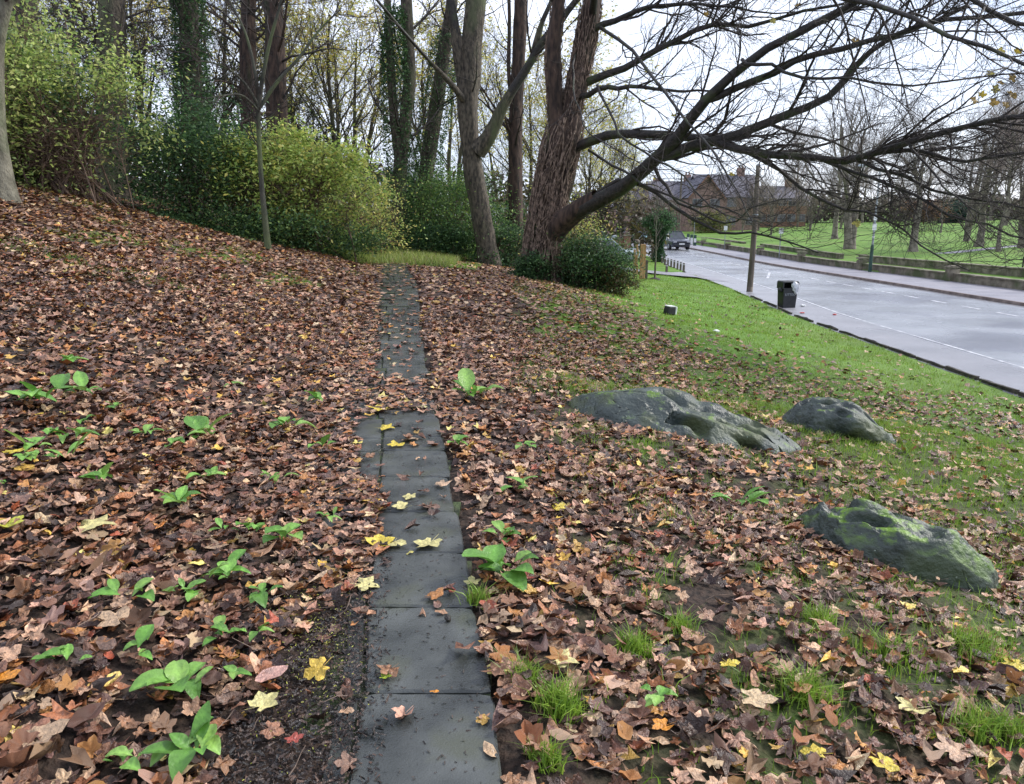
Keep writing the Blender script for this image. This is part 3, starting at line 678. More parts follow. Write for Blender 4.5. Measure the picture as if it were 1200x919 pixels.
def hero():
    base = gp(632, 328); Y0 = base.y
    T = thing('sycamore_tree', 'burly leaning tree wrapped in dead vines with long bare limbs reaching over the road', 'tree', base)
    def put(name, me): o = ob(name, me, T); o.location = -base; return o
    stem = [(630, 331, Y0), (634, 300, Y0), (639, 262, Y0), (648, 215, Y0), (657, 172, Y0), (664, 138, Y0)]
    put('trunk', trunk_mesh('trunk', [at(*p) for p in stem], [.58, .47, .45, .47, .49, .42], M_bark_red, 30, 28, .30, .24, 3))
    put('trunk', trunk_mesh('trunk', P_([(655, 178, Y0 - .1), (651, 130, Y0 - .2), (648, 60, Y0 - .3), (655, 0, Y0 - .4), (664, -90, Y0 - .6), (676, -230, Y0 - 1)]), [.28, .19, .17, .165, .14, .08], M_bark_red, 22, 14, 0, .14, 5))
    put('trunk', trunk_mesh('trunk', P_([(660, 172, Y0), (672, 118, Y0), (684, 60, Y0), (694, 0, Y0), (706, -100, Y0 + .3), (716, -240, Y0 + .4)]), [.34, .28, .255, .24, .20, .12], M_bark_red, 22, 16, 0, .14, 6))
    A = Y0
    limbs = [
        ([(636, 284, A + .1), (662, 256, A - .6), (700, 231, A - 1.4), (740, 210, A - 2.2), (776, 181, A - 3), (800, 152, A - 3.5), (828, 116, A - 4), (880, 66, A - 4.6), (944, 32, A - 5.2), (1016, -2, A - 5.8), (1100, -50, A - 6.6)], .31, .05),
        ([(826, 118, A - 4), (860, 104, A - 4.2), (912, 84, A - 4.8), (968, 60, A - 5.4), (1040, 44, A - 6.2), (1100, 30, A - 7), (1200, 16, A - 8), (1290, 2, A - 9)], .11, .03),
        ([(776, 184, A - 3), (808, 174, A - 3.2), (860, 162, A - 3.8), (912, 140, A - 4.2), (960, 120, A - 4.8), (1000, 88, A - 5.2), (1026, 58, A - 5.6), (1066, 34, A - 6), (1130, 8, A - 6.6)], .17, .04),
        ([(668, 176, A), (700, 162, A - .8), (730, 156, A - 1.5), (800, 158, A - 2.6), (872, 172, A - 4.4), (928, 182, A - 5.4), (992, 188, A - 6.4), (1064, 164, A - 7.6), (1120, 154, A - 8.3), (1200, 138, A - 9.4), (1290, 120, A - 10.5)], .17, .035),
        ([(985, 187, A - 6.3), (1030, 181, A - 7), (1064, 180, A - 7.4), (1105, 188, A - 7.9), (1150, 187, A - 8.2), (1210, 176, A - 9), (1280, 172, A - 9.8)], .06, .022),
        ([(690, 236, A - 1.2), (724, 214, A - 1.8), (748, 217, A - 2.3), (784, 236, A - 3), (820, 262, A - 3.8), (852, 276, A - 4.2), (880, 272, A - 4.8), (928, 284, A - 5.6), (960, 296, A - 6.4)], .09, .015),
        ([(765, 190, A - 2.8), (780, 212, A - 3), (794, 236, A - 3.2), (828, 256, A - 3.8), (862, 260, A - 4.2), (884, 240, A - 4.8), (930, 232, A - 5.4)], .06, .012),
        ([(850, 164, A - 3.7), (896, 188, A - 4.6), (944, 220, A - 5.8), (976, 240, A - 6.6), (1024, 250, A - 7.4), (1052, 270, A - 8), (1104, 306, A - 9), (1132, 318, A - 9.5)], .06, .010),
        ([(928, 182, A - 5.4), (975, 190, A - 6.1), (1024, 208, A - 7), (1080, 232, A - 8.2), (1130, 256, A - 9), (1200, 276, A - 10), (1250, 290, A - 10.6)], .055, .012),
        ([(992, 188, A - 6.4), (1040, 200, A - 7), (1100, 224, A - 8), (1160, 240, A - 9), (1230, 244, A - 10)], .05, .012),
        ([(674, 112, A), (700, 108, A - .8), (740, 104, A - 1.5), (780, 108, A - 2.2), (836, 106, A - 3.2), (900, 98, A - 4.5)], .11, .012),
        ([(684, 98, A), (722, 84, A - .6), (768, 60, A - 1.2), (824, 34, A - 2), (880, 28, A - 3), (960, 14, A - 4.2), (1060, -20, A - 5.4)], .14, .02),
        ([(690, 40, A), (720, 28, A - .4), (760, 8, A - 1), (820, 6, A - 2), (880, 12, A - 3), (960, 10, A - 4)], .12, .01),
        ([(690, 176, A), (730, 200, A - 2), (765, 222, A - 3.5), (806, 238, A - 5), (850, 246, A - 6), (900, 262, A - 7)], .05, .01),
        ([(700, 100, A - .8), (716, 140, A - 2.5), (752, 180, A - 4), (800, 210, A - 5.4), (850, 250, A - 6.5), (905, 262, A - 7.2)], .045, .01),
        ([(700, 30, A), (740, 60, A - 2.5), (780, 110, A - 5), (820, 160, A - 6.8), (856, 214, A - 8), (880, 260, A - 8.6)], .06, .01),
        ([(694, 20, A), (710, -40, A - 2), (790, -60, A - 4), (880, -40, A - 6), (960, -10, A - 7.5), (1060, 20, A - 9), (1150, 60, A - 10.5), (1250, 110, A - 11.5)], .13, .02),
        ([(700, -20, A), (780, -80, A - 2.5), (900, -90, A - 5), (1020, -60, A - 7), (1120, -10, A - 8.6), (1220, 30, A - 9.8)], .13, .03),
        ([(676, 60, A), (670, 100, A - 1.5), (690, 150, A - 3), (726, 180, A - 4), (760, 196, A - 5)], .035, .008),
        ([(1064, 166, A - 7.6), (1095, 200, A - 8.6), (1120, 230, A - 9.4), (1160, 250, A - 10), (1215, 262, A - 10.6)], .03, .008),
        ([(660, 20, A - .2), (630, -30, A - .6), (590, -70, A - 1.2), (520, -120, A - 2)], .10, .02),
        ([(870, 70, A - 4.5), (900, 78, A - 5.6), (960, 90, A - 6.6), (1020, 98, A - 7.6), (1100, 92, A - 8.6), (1210, 84, A - 10)], .05, .012),
    ]
    P, R = limbs_to_arrays(limbs, 16); P = wiggle(P, .055)
    for i in range(len(limbs)): put('branch', mesh_tubes('branch', [(P[i:i + 1], R[i:i + 1], 9)], M_bark_dark))
    put('limb_collar', trunk_mesh('limb_collar', P_([(634, 290, A + .1), (650, 268, A - .25), (672, 250, A - .8), (700, 231, A - 1.4)]), [.46, .39, .29, .20], M_bark_red, 16, 18, 0, .10, 9))
    g1 = grow(P, R, 260, (1.2, 3.4), (.35, .95), .16, .03, 9, .5, .15, 1, .008)
    g1d = grow(P[3:16], R[3:16], 40, (1.0, 2.4), (.4, .9), .16, -.02, 9, .42, .2, 1, .007)
    Pa = np.concatenate([g1[0], g1d[0]]); Ra = np.concatenate([g1[1], g1d[1]])
    sel = [3, 4, 7, 8, 9, 19, 21]; g1e = grow(P[sel], R[sel], 90, (1.0, 2.6), (.3, .8), .15, -.07, 9, .45, .3, 1, .006); Pa = np.concatenate([Pa, g1e[0]]); Ra = np.concatenate([Ra, g1e[1]])
    g2 = grow(Pa, Ra, 2700, (.5, 1.5), (.35, .95), .17, .015, 6, .6, .12, 1, .0045)
    def clear(g): P_c, R_c = g; mz = P_c[:, :, 2].min(1); k = mz > np.where(P_c[:, :, 0].max(1) < 5.5, 1.5, np.where(P_c[:, :, 0].max(1) < 7, 1.15, .85)); return P_c[k], R_c[k]
    Pa, Ra = clear((Pa, Ra)); g2 = clear(g2)
    g3 = grow(g2[0], g2[1], 8500, (.2, .75), (.3, .9), .2, .02, 5, .7, .15, 1, .003)
    g3 = clear(g3); tag(put('twigs', mesh_tubes('twigs', [(Pa, Ra, 5), (*g2, 4), (*g3, 3)], M_twig)), kind='stuff')
    # dead vines over the trunk
    V = []
    for q in range(300):
        a0 = random.uniform(0, 2 * PI); z0 = random.uniform(0, .8); top = random.uniform(.35, 1); pts = []
        spn = random.choice([-1, 1]) * random.uniform(.1, .9)
        P0 = resample(P_(stem), 40)
        for i in range(12):
            t = min(z0 * .8 + (top - z0 * .8) * i / 11 if top > z0 * .8 else z0 * .8 + .2 * i / 11, 1); c = P0[int(t * 39)]
            rr = np.interp(t, [0, .1, .5, .8, 1], [.70, .53, .49, .53, .47]) * 1.04 + random.uniform(0, .05); a = a0 + spn * t * 2 + random.uniform(-.12, .12)
            pts.append((c[0] + math.cos(a) * rr, c[1] + math.sin(a) * rr, c[2]))
        V.append(pts)
    V = np.array(V); Rv = np.full(V.shape[:2], .014) * rng.uniform(.5, 1.6, (len(V), 1))
    g = grow(V, Rv, 700, (.2, .6), (.6, 1.3), .35, .0, 6, .6, 0, 1, .005)
    V2 = []
    P1 = resample(P_([(655, 178, Y0), (651, 130, Y0), (648, 60, Y0), (655, 0, Y0)]), 30); P2 = resample(P_([(662, 165, Y0), (672, 118, Y0), (684, 60, Y0), (694, 0, Y0)]), 30)
    for q in range(170):
        c0 = P1 if q % 2 else P2; a0 = random.uniform(0, 2 * PI); rr0 = .20 if q % 2 else .285; sp = random.uniform(-1, 1); s0 = random.randint(0, 12)
        V2.append([(c0[s0 + i][0] + math.cos(a0 + sp * i * .08) * rr0 * 1.05, c0[s0 + i][1] + math.sin(a0 + sp * i * .08) * rr0 * 1.05, c0[s0 + i][2]) for i in range(0, 17)])
    V2 = np.array(V2) + rng.normal(0, .02, (170, 17, 3)); R2 = np.full(V2.shape[:2], .013)
    g2_ = grow(V2, R2, 400, (.2, .6), (.6, 1.3), .35, .0, 6, .6, 0, 1, .005)
    tag(put('dead_vines', mesh_tubes('dead_vines', [(V, Rv, 4), (*g, 3), (V2, R2, 4), (*g2_, 3)], M_vine)), kind='stuff')
    # a few yellow leaves still hanging
    for k, (px, py, Y) in enumerate([(1002, 48, A - 5.5), (1150, 112, A - 9), (1162, 120, A - 9), (1140, 118, A - 9), (1172, 98, A - 9), (1170, 62, A - 9), (1186, 110, A - 9), (1158, 86, A - 9), (1178, 124, A - 9), (856, 204, A - 4), (828, 18, A - 3), (934, 6, A - 4), (905, 24, A - 4), (1006, 262, A - 7), (1186, 90, A - 9), (1192, 62, A - 9), (1165, 104, A - 9), (790, 136, A - 2)]):
        tv, tt = T_near[k % 5]; s = random.uniform(.09, .13); R = Matrix.Rotation(random.uniform(.7, 1.4), 3, 'X') @ Matrix.Rotation(random.uniform(0, 6), 3, 'Z')
        vv = np.array([tuple(R @ Vector(v) * s) for v in tv]); c = np.tile(np.array(random.choice([(.55, .42, .06), (.48, .42, .12), (.42, .28, .08)])), (len(tv), 1))
        o = ob('leaf', mesh_np('leaf', vv, tt, M_fol, cols=c), T); o.location = at(px, py, Y) - base
    return Y0
A0 = hero()

def ivy_on(P, rad, n, size=.055, cols=DARKS, spread=.1):
    P = resample(P, 60); t = rng.random(n); i = (t * 59).astype(int); a = rng.uniform(0, 2 * PI, n)
    n1 = np.array([mnoise.noise(Vector((math.cos(q) * 1.5, math.sin(q) * 1.5, P[k][2] * 1.2))) for q, k in zip(a, i)])
    R = np.interp(t, np.linspace(0, 1, len(rad)), rad) * (1 + n1 * .35) + np.abs(rng.normal(0, spread, n))
    C = P[i]; V = np.stack([C[:, 0] + np.cos(a) * R, C[:, 1] + np.sin(a) * R, C[:, 2] + rng.normal(0, .1, n)], -1)
    return leaf_cloud(V, rng.uniform(size * .7, size * 1.4, n), pal(cols, n, .35), 1.2)

def upright_tree(name, label, px_pts, Yd, radii, bm_, nb=(14, 90, 420), blen=((1.5, 4), (.8, 2), (.3, .9)), ivy=None, forks=(), twm=None, leaves=0, lcol=YELL, base_from_ground=True, t0=.3, up=.06, group=None, flare=.3, cat='tree', lump=.1, fm=None):
    pts = [at(px, py, Yd) for px, py in px_pts]
    b = pts[0].copy(); b.z = float(H(b.x, b.y)) ; pts[0] = b - Vector((0, 0, .1))
    T = thing(name, label, cat, b, 0, group)
    def put(n, me): o = ob(n, me, T); o.location = -b; return o
    # carry the trunk on above the frame
    put('trunk', trunk_mesh('trunk', pts, radii, bm_, 28, 16, flare, lump, Yd * 1.3 + px_pts[0][0]))
    P = [resample(pts, 14)]; R = [np.interp(np.linspace(0, 1, 14), np.linspace(0, 1, len(radii)), radii)]
    for f, r0, r1 in forks:
        fp = resample([at(*q) for q in f], 14); P.append(fp); R.append(np.linspace(r0, r1, 14))
        put('branch', mesh_tubes('branch', [(fp[None], R[-1][None], 9)], fm or bm_))
        if fm and r0 > .06: put('limb_collar', trunk_mesh('limb_collar', [tuple(q) for q in fp[:6]], [r0 * 1.75, r0 * 1.35, r0 * 1.12, R[-1][5] * .9], bm_, 12, 14, 0, .08, r0 * 90))
    P = np.stack(P); R = np.stack(R)
    g1 = grow(P, R, nb[0], blen[0], (.5, 1.2), .12, up, 9, .32, t0, 1, .012)
    g2 = grow(*g1, nb[1], blen[1], (.4, .9), .18, .02, 6, .55, .2, 1, .006)
    g3 = grow(*g2, nb[2], blen[2], (.3, .9), .2, .02, 5, .6, .2, 1, .0045)
    for i in range(min(6, nb[0])): put('branch', mesh_tubes('branch', [(g1[0][i:i + 1], g1[1][i:i + 1], 6)], fm or bm_))
    tag(put('twigs', mesh_tubes('twigs', [(g1[0][6:], g1[1][6:], 5), (*g2, 4), (*g3, 3)], twm or M_twig)), kind='stuff')
    if ivy:
        V, Tt, C, U = ivy_on([at(*q) for q in ivy[0]], ivy[1], ivy[2]); tag(put('ivy', mesh_np('ivy', V, Tt, M_fol, cols=C)), kind='stuff')
    if leaves:
        k = rng.integers(0, len(g3[0]), leaves); Pt = g3[0][k, rng.integers(0, 5, leaves)] + rng.normal(0, .12, (leaves, 3))
        V, Tt, C, U = leaf_cloud(Pt, rng.uniform(.05, .085, leaves), pal(lcol, leaves)); tag(put('foliage', mesh_np('foliage', V, Tt, M_fol, cols=C)), kind='stuff')
    return T
bA = gp(572, 310); YA = bA.y
upright_tree('sycamore_tree', 'upright tree with smooth pale lower trunk, second limb forking right, beside the path end',
    [(573, 312), (567, 270), (560, 232), (552, 180), (548, 120), (552, 60), (557, 0), (562, -100), (570, -260)], YA, [.39, .36, .34, .33, .36, .36, .33, .26, .15], M_bark,
    forks=[([(560, 176, YA - .1), (574, 158, YA - .3), (592, 120, YA - .5), (620, 76, YA - .8), (636, 48, YA - 1), (676, 0, YA - 1.4), (720, -60, YA - 2)], .20, .08),
           ([(548, 112, YA), (538, 60, YA - .1), (528, 0, YA - .3), (512, -90, YA - .6), (500, -200, YA - 1)], .20, .08),
           ([(545, 120, YA - .2), (528, 98, YA - .8), (500, 68, YA - 1.6), (470, 34, YA - 2.4), (436, -6, YA - 3.4), (380, -60, YA - 4.6)], .075, .03),
           ([(625, 70, YA - .8), (634, 30, YA - .9), (650, -10, YA - 1.1), (664, -80, YA - 1.4)], .10, .05)],
    nb=(22, 170, 700), ivy=([(573, 312, YA), (570, 296, YA)], [.5, .42], 500), flare=.22, lump=.14, t0=.45, fm=M_bark_dark)
upright_tree('conifer_tree', 'slim straight reddish trunk standing between the two big trees', [(603, 282), (604, 220), (604, 150), (608, 60), (610, 0), (612, -200)], YA + 3, [.34, .28, .27, .25, .24, .12], M_bark_red,
    forks=[([(600, 130, YA + 3), (596, 80, YA + 3), (597, 20, YA + 3), (594, -60, YA + 3)], .08, .06)], nb=(18, 80, 300))
upright_tree('ivy_clad_tree', 'two-stemmed tree clad in dark ivy just left of the upright tree', [(470, 292), (468, 240), (470, 190), (476, 130), (480, 80), (476, 0), (472, -180)], YA + 1.5, [.34, .26, .24, .22, .22, .20, .1], M_bark,
    forks=[([(470, 200, YA + 1.5), (462, 140, YA + 1.4), (458, 80, YA + 1.3), (454, 0, YA + 1.2), (448, -120, YA + 1)], .2, .10)],
    nb=(22, 130, 520), ivy=([(468, 292, YA + 1.4), (466, 200, YA + 1.4), (464, 120, YA + 1.3), (460, 60, YA + 1.2), (462, 10, YA + 1)], [.42, .40, .44, .34, .2], 9500))
upright_tree('ivy_clad_tree', 'leaning ivy-covered tree between the two-stemmed tree and the upright tree', [(494, 285), (500, 200), (512, 120), (522, 50), (530, 0), (545, -150)], YA + 3.5, [.38, .30, .28, .25, .22, .1], M_bark,
    nb=(16, 90, 300), ivy=([(496, 270, YA + 3.4), (500, 200, YA + 3.4), (512, 120, YA + 3.4), (524, 40, YA + 3.4)], [.45, .5, .52, .38], 7000))
bY = gp(312, 292)
upright_tree('young_tree', 'thin young tree with bare fanning branches in front of the yellow-green shrub', [(313, 276), (307, 220), (303, 150), (303, 124)], bY.y, [.07, .056, .05, .044], M_bark_green,
    forks=[([(303, 126, bY.y), (308, 90, bY.y), (316, 50, bY.y), (330, 0, bY.y), (340, -40, bY.y)], .055, .02), ([(303, 124, bY.y), (285, 96, bY.y - .3), (262, 78, bY.y - .5), (230, 70, bY.y - .7)], .04, .012),
           ([(303, 128, bY.y), (325, 96, bY.y + .2), (352, 66, bY.y + .4), (372, 38, bY.y + .6), (400, 10, bY.y + .8)], .05, .015), ([(304, 122, bY.y), (296, 70, bY.y), (284, 30, bY.y), (262, -10, bY.y)], .045, .015),
           ([(303, 130, bY.y), (284, 112, bY.y - .4), (262, 112, bY.y - .7), (240, 116, bY.y - 1)], .03, .01)],
    nb=(60, 240, 500), blen=((.8, 2.0), (.4, 1.1), (.2, .5)), flare=.5, t0=.5, lump=.05)
upright_tree('beech_tree', 'pale grey-green trunk cut off by the left edge of the photo', [(2, 214), (-4, 170), (-6, 110), (-6, 60), (4, 10), (20, -60), (30, -200)], 15.2, [.25, .19, .165, .155, .14, .12, .1], M_bark_pale, nb=(10, 60, 200), t0=.6)
upright_tree('ivy_clad_tree', 'dark ivy column of a trunk rising behind the shrubs at upper left', [(228, 190), (226, 130), (222, 60), (220, 0), (218, -160)], 25, [.4, .34, .3, .28, .15], M_bark,
    nb=(16, 80, 260), ivy=([(230, 170, 25), (226, 120, 25), (222, 50, 25), (220, -20, 25)], [.5, .45, .4, .38], 9500))
upright_tree('conifer_tree', 'straight reddish-brown trunk above the yellow-green shrub, the broader of a pair', [(326, 200), (324, 120), (322, 40), (320, -20), (318, -200)], 29, [.42, .38, .34, .3, .2], M_bark_red, nb=(30, 160, 500), blen=((2, 4.5), (.8, 2), (.3, .9)), t0=.2, up=-.03, twm=M_twig)
upright_tree('conifer_tree', 'straight reddish-brown trunk left of the broader one of the pair', [(292, 200), (291, 100), (291, 40), (292, -20), (292, -200)], 31, [.34, .31, .29, .26, .2], M_bark_red, nb=(26, 140, 400), blen=((2, 4), (.8, 2), (.3, .9)), t0=.2, up=-.03)
upright_tree('oak_tree', 'thick brown trunk showing above the big left shrub', [(130, 200), (130, 100), (131, 10), (134, -120)], 24, [.45, .40, .36, .25], M_bark, nb=(20, 160, 500), t0=.3)
upright_tree('oak_tree', 'grey trunk in the far top left behind the big left shrub', [(30, 180), (32, 80), (30, 0), (28, -120)], 25, [.4, .36, .33, .25], M_bark, nb=(16, 120, 400), t0=.3)

# ------------------------------------------------------------------ shrubs
def shrub(name, label, c, r, n, cols, leaf=.05, clumps=60, stems=40, stem_mat=None, group=None, shell=.5, twigs=0, cat='shrub', flat=.0, base=None, noleaf=None, csz=.11, droop=.9):
    # c centre at ground, r = half extents (x, y, z height)
    b = Vector((c[0], c[1], float(H(c[0], c[1]))))
    T = thing(name, label, cat, b, 0, group)
    d = rng.normal(0, 1, (clumps, 3)); d /= np.linalg.norm(d, axis=1, keepdims=True); q = rng.uniform(shell, 1, (clumps, 1)) ** .7
    C = d * q * np.array(r) * np.array([1, 1, .5]); C[:, 2] += r[2] * .5 + flat
    C[:, :2] *= (1 + .15 * rng.normal(0, 1, (clumps, 1)))
    tint = rng.uniform(.72, 1.25, clumps)
    k = rng.integers(0, clumps, n); cs = rng.uniform(.6, 1.5, clumps) * csz * (r[0] + r[2])
    P = C[k] + rng.normal(0, 1, (n, 3)) * cs[k][:, None] * np.array([1, 1, .65])
    if noleaf is not None: keep = noleaf(P, rng.random(n)); P = P[keep]; k = k[keep]; n = len(P)
    gz = H(P[:, 0] + b.x, P[:, 1] + b.y) - b.z; P[:, 2] = np.maximum(P[:, 2], gz + np.abs(rng.normal(0, .06, n)))
    V, Tt, Cc, U = leaf_cloud(P, rng.uniform(leaf * .6, leaf * 1.35, n), np.clip(pal(cols, n, .2) * tint[k][:, None], 0, 1), droop)
    tag(ob('foliage', mesh_np('foliage', V, Tt, M_fol, cols=Cc), T), kind='stuff')
    if stems:
        S = []
        for i in range(stems):
            e = Vector(C[rng.integers(0, clumps)]); s = Vector((random.gauss(0, r[0] * .3), random.gauss(0, r[1] * .3), 0)); s.z = float(H(s.x + b.x, s.y + b.y)) - b.z
            m_ = (s + e) / 2 + Vector((random.gauss(0, .2), random.gauss(0, .2), r[2] * .1)); S.append(resample([s, (s + m_) / 2 + Vector((0, 0, .1)), m_, e], 8))
        S = np.array(S); R = np.linspace(.022, .007, 8)[None] * rng.uniform(.7, 1.5, (stems, 1))
        g = grow(S, R, stems * 8 + twigs, (.4, 1.1), (.3, 1.0), .25, -.02, 6, .6, .2, 1, .005)
        g2 = grow(*g, stems * 12 + twigs * 2, (.2, .6), (.3, 1.0), .25, .0, 5, .7, .2, 1, .004)
        tag(ob('stems', mesh_tubes('stems', [(S, R, 5), (*g, 4), (*g2, 3)], stem_mat or M_vine), T), kind='stuff')
    return T
M_stem = mat('shrub_stem', (.05, .032, .022), (.17, .11, .075), 6, .85)
def at0(px, Y): p = at(px, 300, Y); return (p.x, Y)
x, y = at0(75, 18.9)
shrub('shrub', 'tall lime-green shrub with tangled brown stems showing, at the left of the slope', (x, y), (2.6, 1.4, 4.2), 22000, GREENS + [(.33, .42, .14)], .066, 120, 90, M_stem, twigs=700, csz=.062, shell=.35,
      noleaf=lambda P, r: ~((P[:, 2] < 2.2) & (np.abs(P[:, 0] - 1.3) < 1.0) & (r < .85)))
shrub('shrub', 'dark evergreen undergrowth below the tall lime-green shrub at far left', (at0(30, 19.5)[0], 19.8), (2.6, 1.0, 3.2), 15000, DARKS, .055, 60, 20, M_stem)
x, y = at0(342, 21.4)
shrub('shrub', 'yellow-green shrub with speckled pale leaves behind the thin young tree', (x, y), (2.35, 1.4, 3.1), 18000, GREENS[:2] + YELL[:1] + [(.30, .40, .09), (.20, .30, .06)], .068, 110, 60, M_stem, twigs=500, csz=.062, shell=.35)
x, y = at0(232, 21.0)
shrub('ivy_shrub', 'dark ivy thicket filling the gap between the two tall shrubs', (x, y), (1.5, 1.0, 3.0), 14000, DARKS, .06, 60, 10, M_stem)
shrub('ivy_shrub', 'low dark ivy mound at the foot of the yellow-green shrub', (at0(280, 19.6)[0], 19.9), (2.2, .5, .6), 6000, DARKS + GREENS[2:3], .055, 50, 0)
shrub('ivy_shrub', 'dark bushy growth at the right foot of the yellow-green shrub', (at0(385, 20.8)[0], 21.2), (1.5, .6, .8), 6000, DARKS + GREENS[2:3], .055, 50, 0)
shrub('shrub', 'small yellow-leaved shrub right of the yellow-green shrub', (at0(425, 24)[0], 25), (1.0, 1.0, 2.5), 5000, YELL + GREENS, .055, 40, 20, M_stem)
shrub('holly_shrub', 'mid-green shrub behind the upright tree trunk', (at0(515, 25)[0], YA + 1.6), (1.7, .9, 3.3), 15000, DARKS[1:2] + DARKS[3:] + [(.16, .27, .07), (.24, .34, .08), (.12, .22, .06)], .055, 60, 20, M_stem)
shrub('holly_shrub', 'dark rounded bush left of the upright tree at the path end', (at0(500, 23)[0], YA + .4), (1.2, .8, 1.2), 9000, DARKS, .055, 50, 5, M_stem)
shrub('holly_shrub', 'dark bush in the gap between the two big trunks', (at0(595, 23)[0], YA + .8), (1.0, .7, 1.4), 7000, DARKS, .055, 50, 5, M_stem)
shrub('privet_hedge', 'dense dark evergreen bush right of the burly trunk', (at0(686, A0)[0], A0 + .1), (1.22, .8, 1.40), 16000, DARKS + [(.05, .11, .03)], .048, 70, 20, M_stem)
shrub('privet_hedge', 'small brown-tinged bush at the right end of the evergreen clump', (at0(722, A0)[0], A0 - .25), (.42, .4, .85), 4200, [(.10, .13, .04), (.20, .16, .06), (.06, .08, .03)], .045, 30, 8, M_stem)
shrub('shrub', 'loose yellow-leaved branches above the dark evergreen bush', (at0(672, A0 + 1)[0], A0 + 1.2), (1.0, .8, 2.7), 3000, YELL + GREENS, .05, 50, 30, M_stem, shell=.2)
shrub('ivy_shrub', 'ivy spilling over the roots of the burly trunk', (at0(625, A0)[0], A0 - .55), (.55, .35, .75), 4200, DARKS, .05, 30, 0)
ev = shrub('clipped_evergreen', 'dense evergreen tree with round head beside the road near the wooden bollards', (at0(772, 58)[0], 58), (.95, .9, 1.7), 8000, [(.08, .18, .07), (.11, .22, .08), (.05, .12, .05)], .09, 50, 6, M_stem, cat='tree', flat=2.0, csz=.09)
n = 4000; a = rng.uniform(0, 6.28, n); z_ = rng.uniform(0, 2.4, n); r_ = .42 * np.sqrt(rng.random(n)) * (1 + .2 * np.sin(z_ * 4))
V, Tt, C, U = leaf_cloud(np.stack([np.cos(a) * r_, np.sin(a) * r_, z_], -1), rng.uniform(.06, .12, n), pal([(.08, .17, .07), (.05, .12, .05)], n), .9)
tag(ob('foliage', mesh_np('foliage', V, Tt, M_fol, cols=C), ev), kind='stuff')
shrub('garden_shrub', 'low dark shrub behind the silver car', (at0(712, 47)[0], 55), (1.4, 1, 1.7), 6000, DARKS, .09, 40, 4, M_stem)
# small green weeds along the shrub foot
n = 2600; t = rng.random(n); px = 30 + t * 360; pyy = 207 + t * 82
base_pts = np.array([tuple(gp(p, 0 + np.interp(p, [0, 110, 200, 310, 400], [212, 226, 246, 278, 300]) - 3)) for p in np.linspace(10, 400, 40)])
k = rng.integers(0, 39, n); f = rng.random((n, 1)); Pw = base_pts[k] * (1 - f) + base_pts[k + 1] * f + rng.normal(0, .22, (n, 3)) * np.array([1, 1, 0]); Pw[:, 2] = H(Pw[:, 0], Pw[:, 1]) + np.abs(rng.normal(0, .1, n))
V, Tt, C, U = leaf_cloud(Pw, rng.uniform(.04, .09, n), pal([(.10, .22, .07), (.07, .16, .05), (.14, .26, .08)], n), .7)
tag(ob('ground_cover', mesh_np('ground_cover', V, Tt, M_fol, cols=C)), kind='stuff')
# rank grass beyond the end of the path
n = 14000; xx = rng.uniform(-6.5, -1.8, n); yy = rng.uniform(21.2, 29, n); V, Tt, C = blades('g', xx, yy, H(xx, yy), rng.uniform(.08, .3, n), rng.uniform(.015, .03, n), grass_cols(n) * np.array([1.25, .95, 1.8]), .6, 1)
tag(ob('grass', mesh_np('rank_grass', V, Tt, M_grass, cols=C)), kind='stuff')

# ------------------------------------------------------------------ background trees (shared kinds)
def bare_kind(seed, h, rt, multi=1, spread=.5, counts=(16, 120, 800, 2600), tm=M_twig_grey, bmat=M_bark_pale, leaves=0, lcol=YELL, start=.25, lsz=.09):
    rg = np.random.default_rng(seed); P, R = [], []
    for i in range(multi):
        a = rg.uniform(0, 6.28); l = .0 if multi == 1 else rg.uniform(.14, .3)
        pts = [Vector((math.cos(a) * .1 * (multi > 1), math.sin(a) * .1 * (multi > 1), -.1))]
        for q in range(1, 6): pts.append(Vector((math.cos(a) * l * h * .55 * q / 5 + rg.normal(0, .02 * h * .3), math.sin(a) * l * h * .55 * q / 5 + rg.normal(0, .02 * h * .3), h * .78 * q / 5)))
        P.append(resample(pts, 12)); R.append(np.linspace(rt / (multi ** .4), rt * .18, 12))
    P = np.array(P); R = np.array(R); R[:, 0] *= 1.35
    g1 = grow(P, R, counts[0], (h * .22, h * .42 * (1 + spread)), (.4, .4 + spread), .09, .07, 9, .45, start, 1, .03, rg)
    g2 = grow(*g1, counts[1], (h * .1, h * .22), (.3, .8), .12, .04, 7, .5, .2, 1, .014, rg)
    g3 = grow(*g2, counts[2], (h * .05, h * .13), (.3, .8), .14, .03, 5, .55, .2, 1, .009, rg)
    g4 = grow(*g3, counts[3], (h * .03, h * .08), (.3, .8), .16, .02, 4, .6, .2, 1, .006, rg)
    ms = {'trunk': mesh_tubes('trunk', [(P, R, 10)], bmat), 'branches': mesh_tubes('branches', [(*g1, 6), (*g2, 4)], bmat), 'twigs': mesh_tubes('twigs', [(*g3, 3), (*g4, 3)], tm)}
    if leaves:
        k = rng.integers(0, len(g4[0]), leaves); Pt = g4[0][k, 3] + rng.normal(0, .15, (leaves, 3))
        V, Tt, C, U = leaf_cloud(Pt, rng.uniform(lsz * .7, lsz * 1.3, leaves), pal(lcol, leaves)); ms['foliage'] = mesh_np('foliage', V, Tt, M_fol, cols=C)
    return ms
SEEN = {}
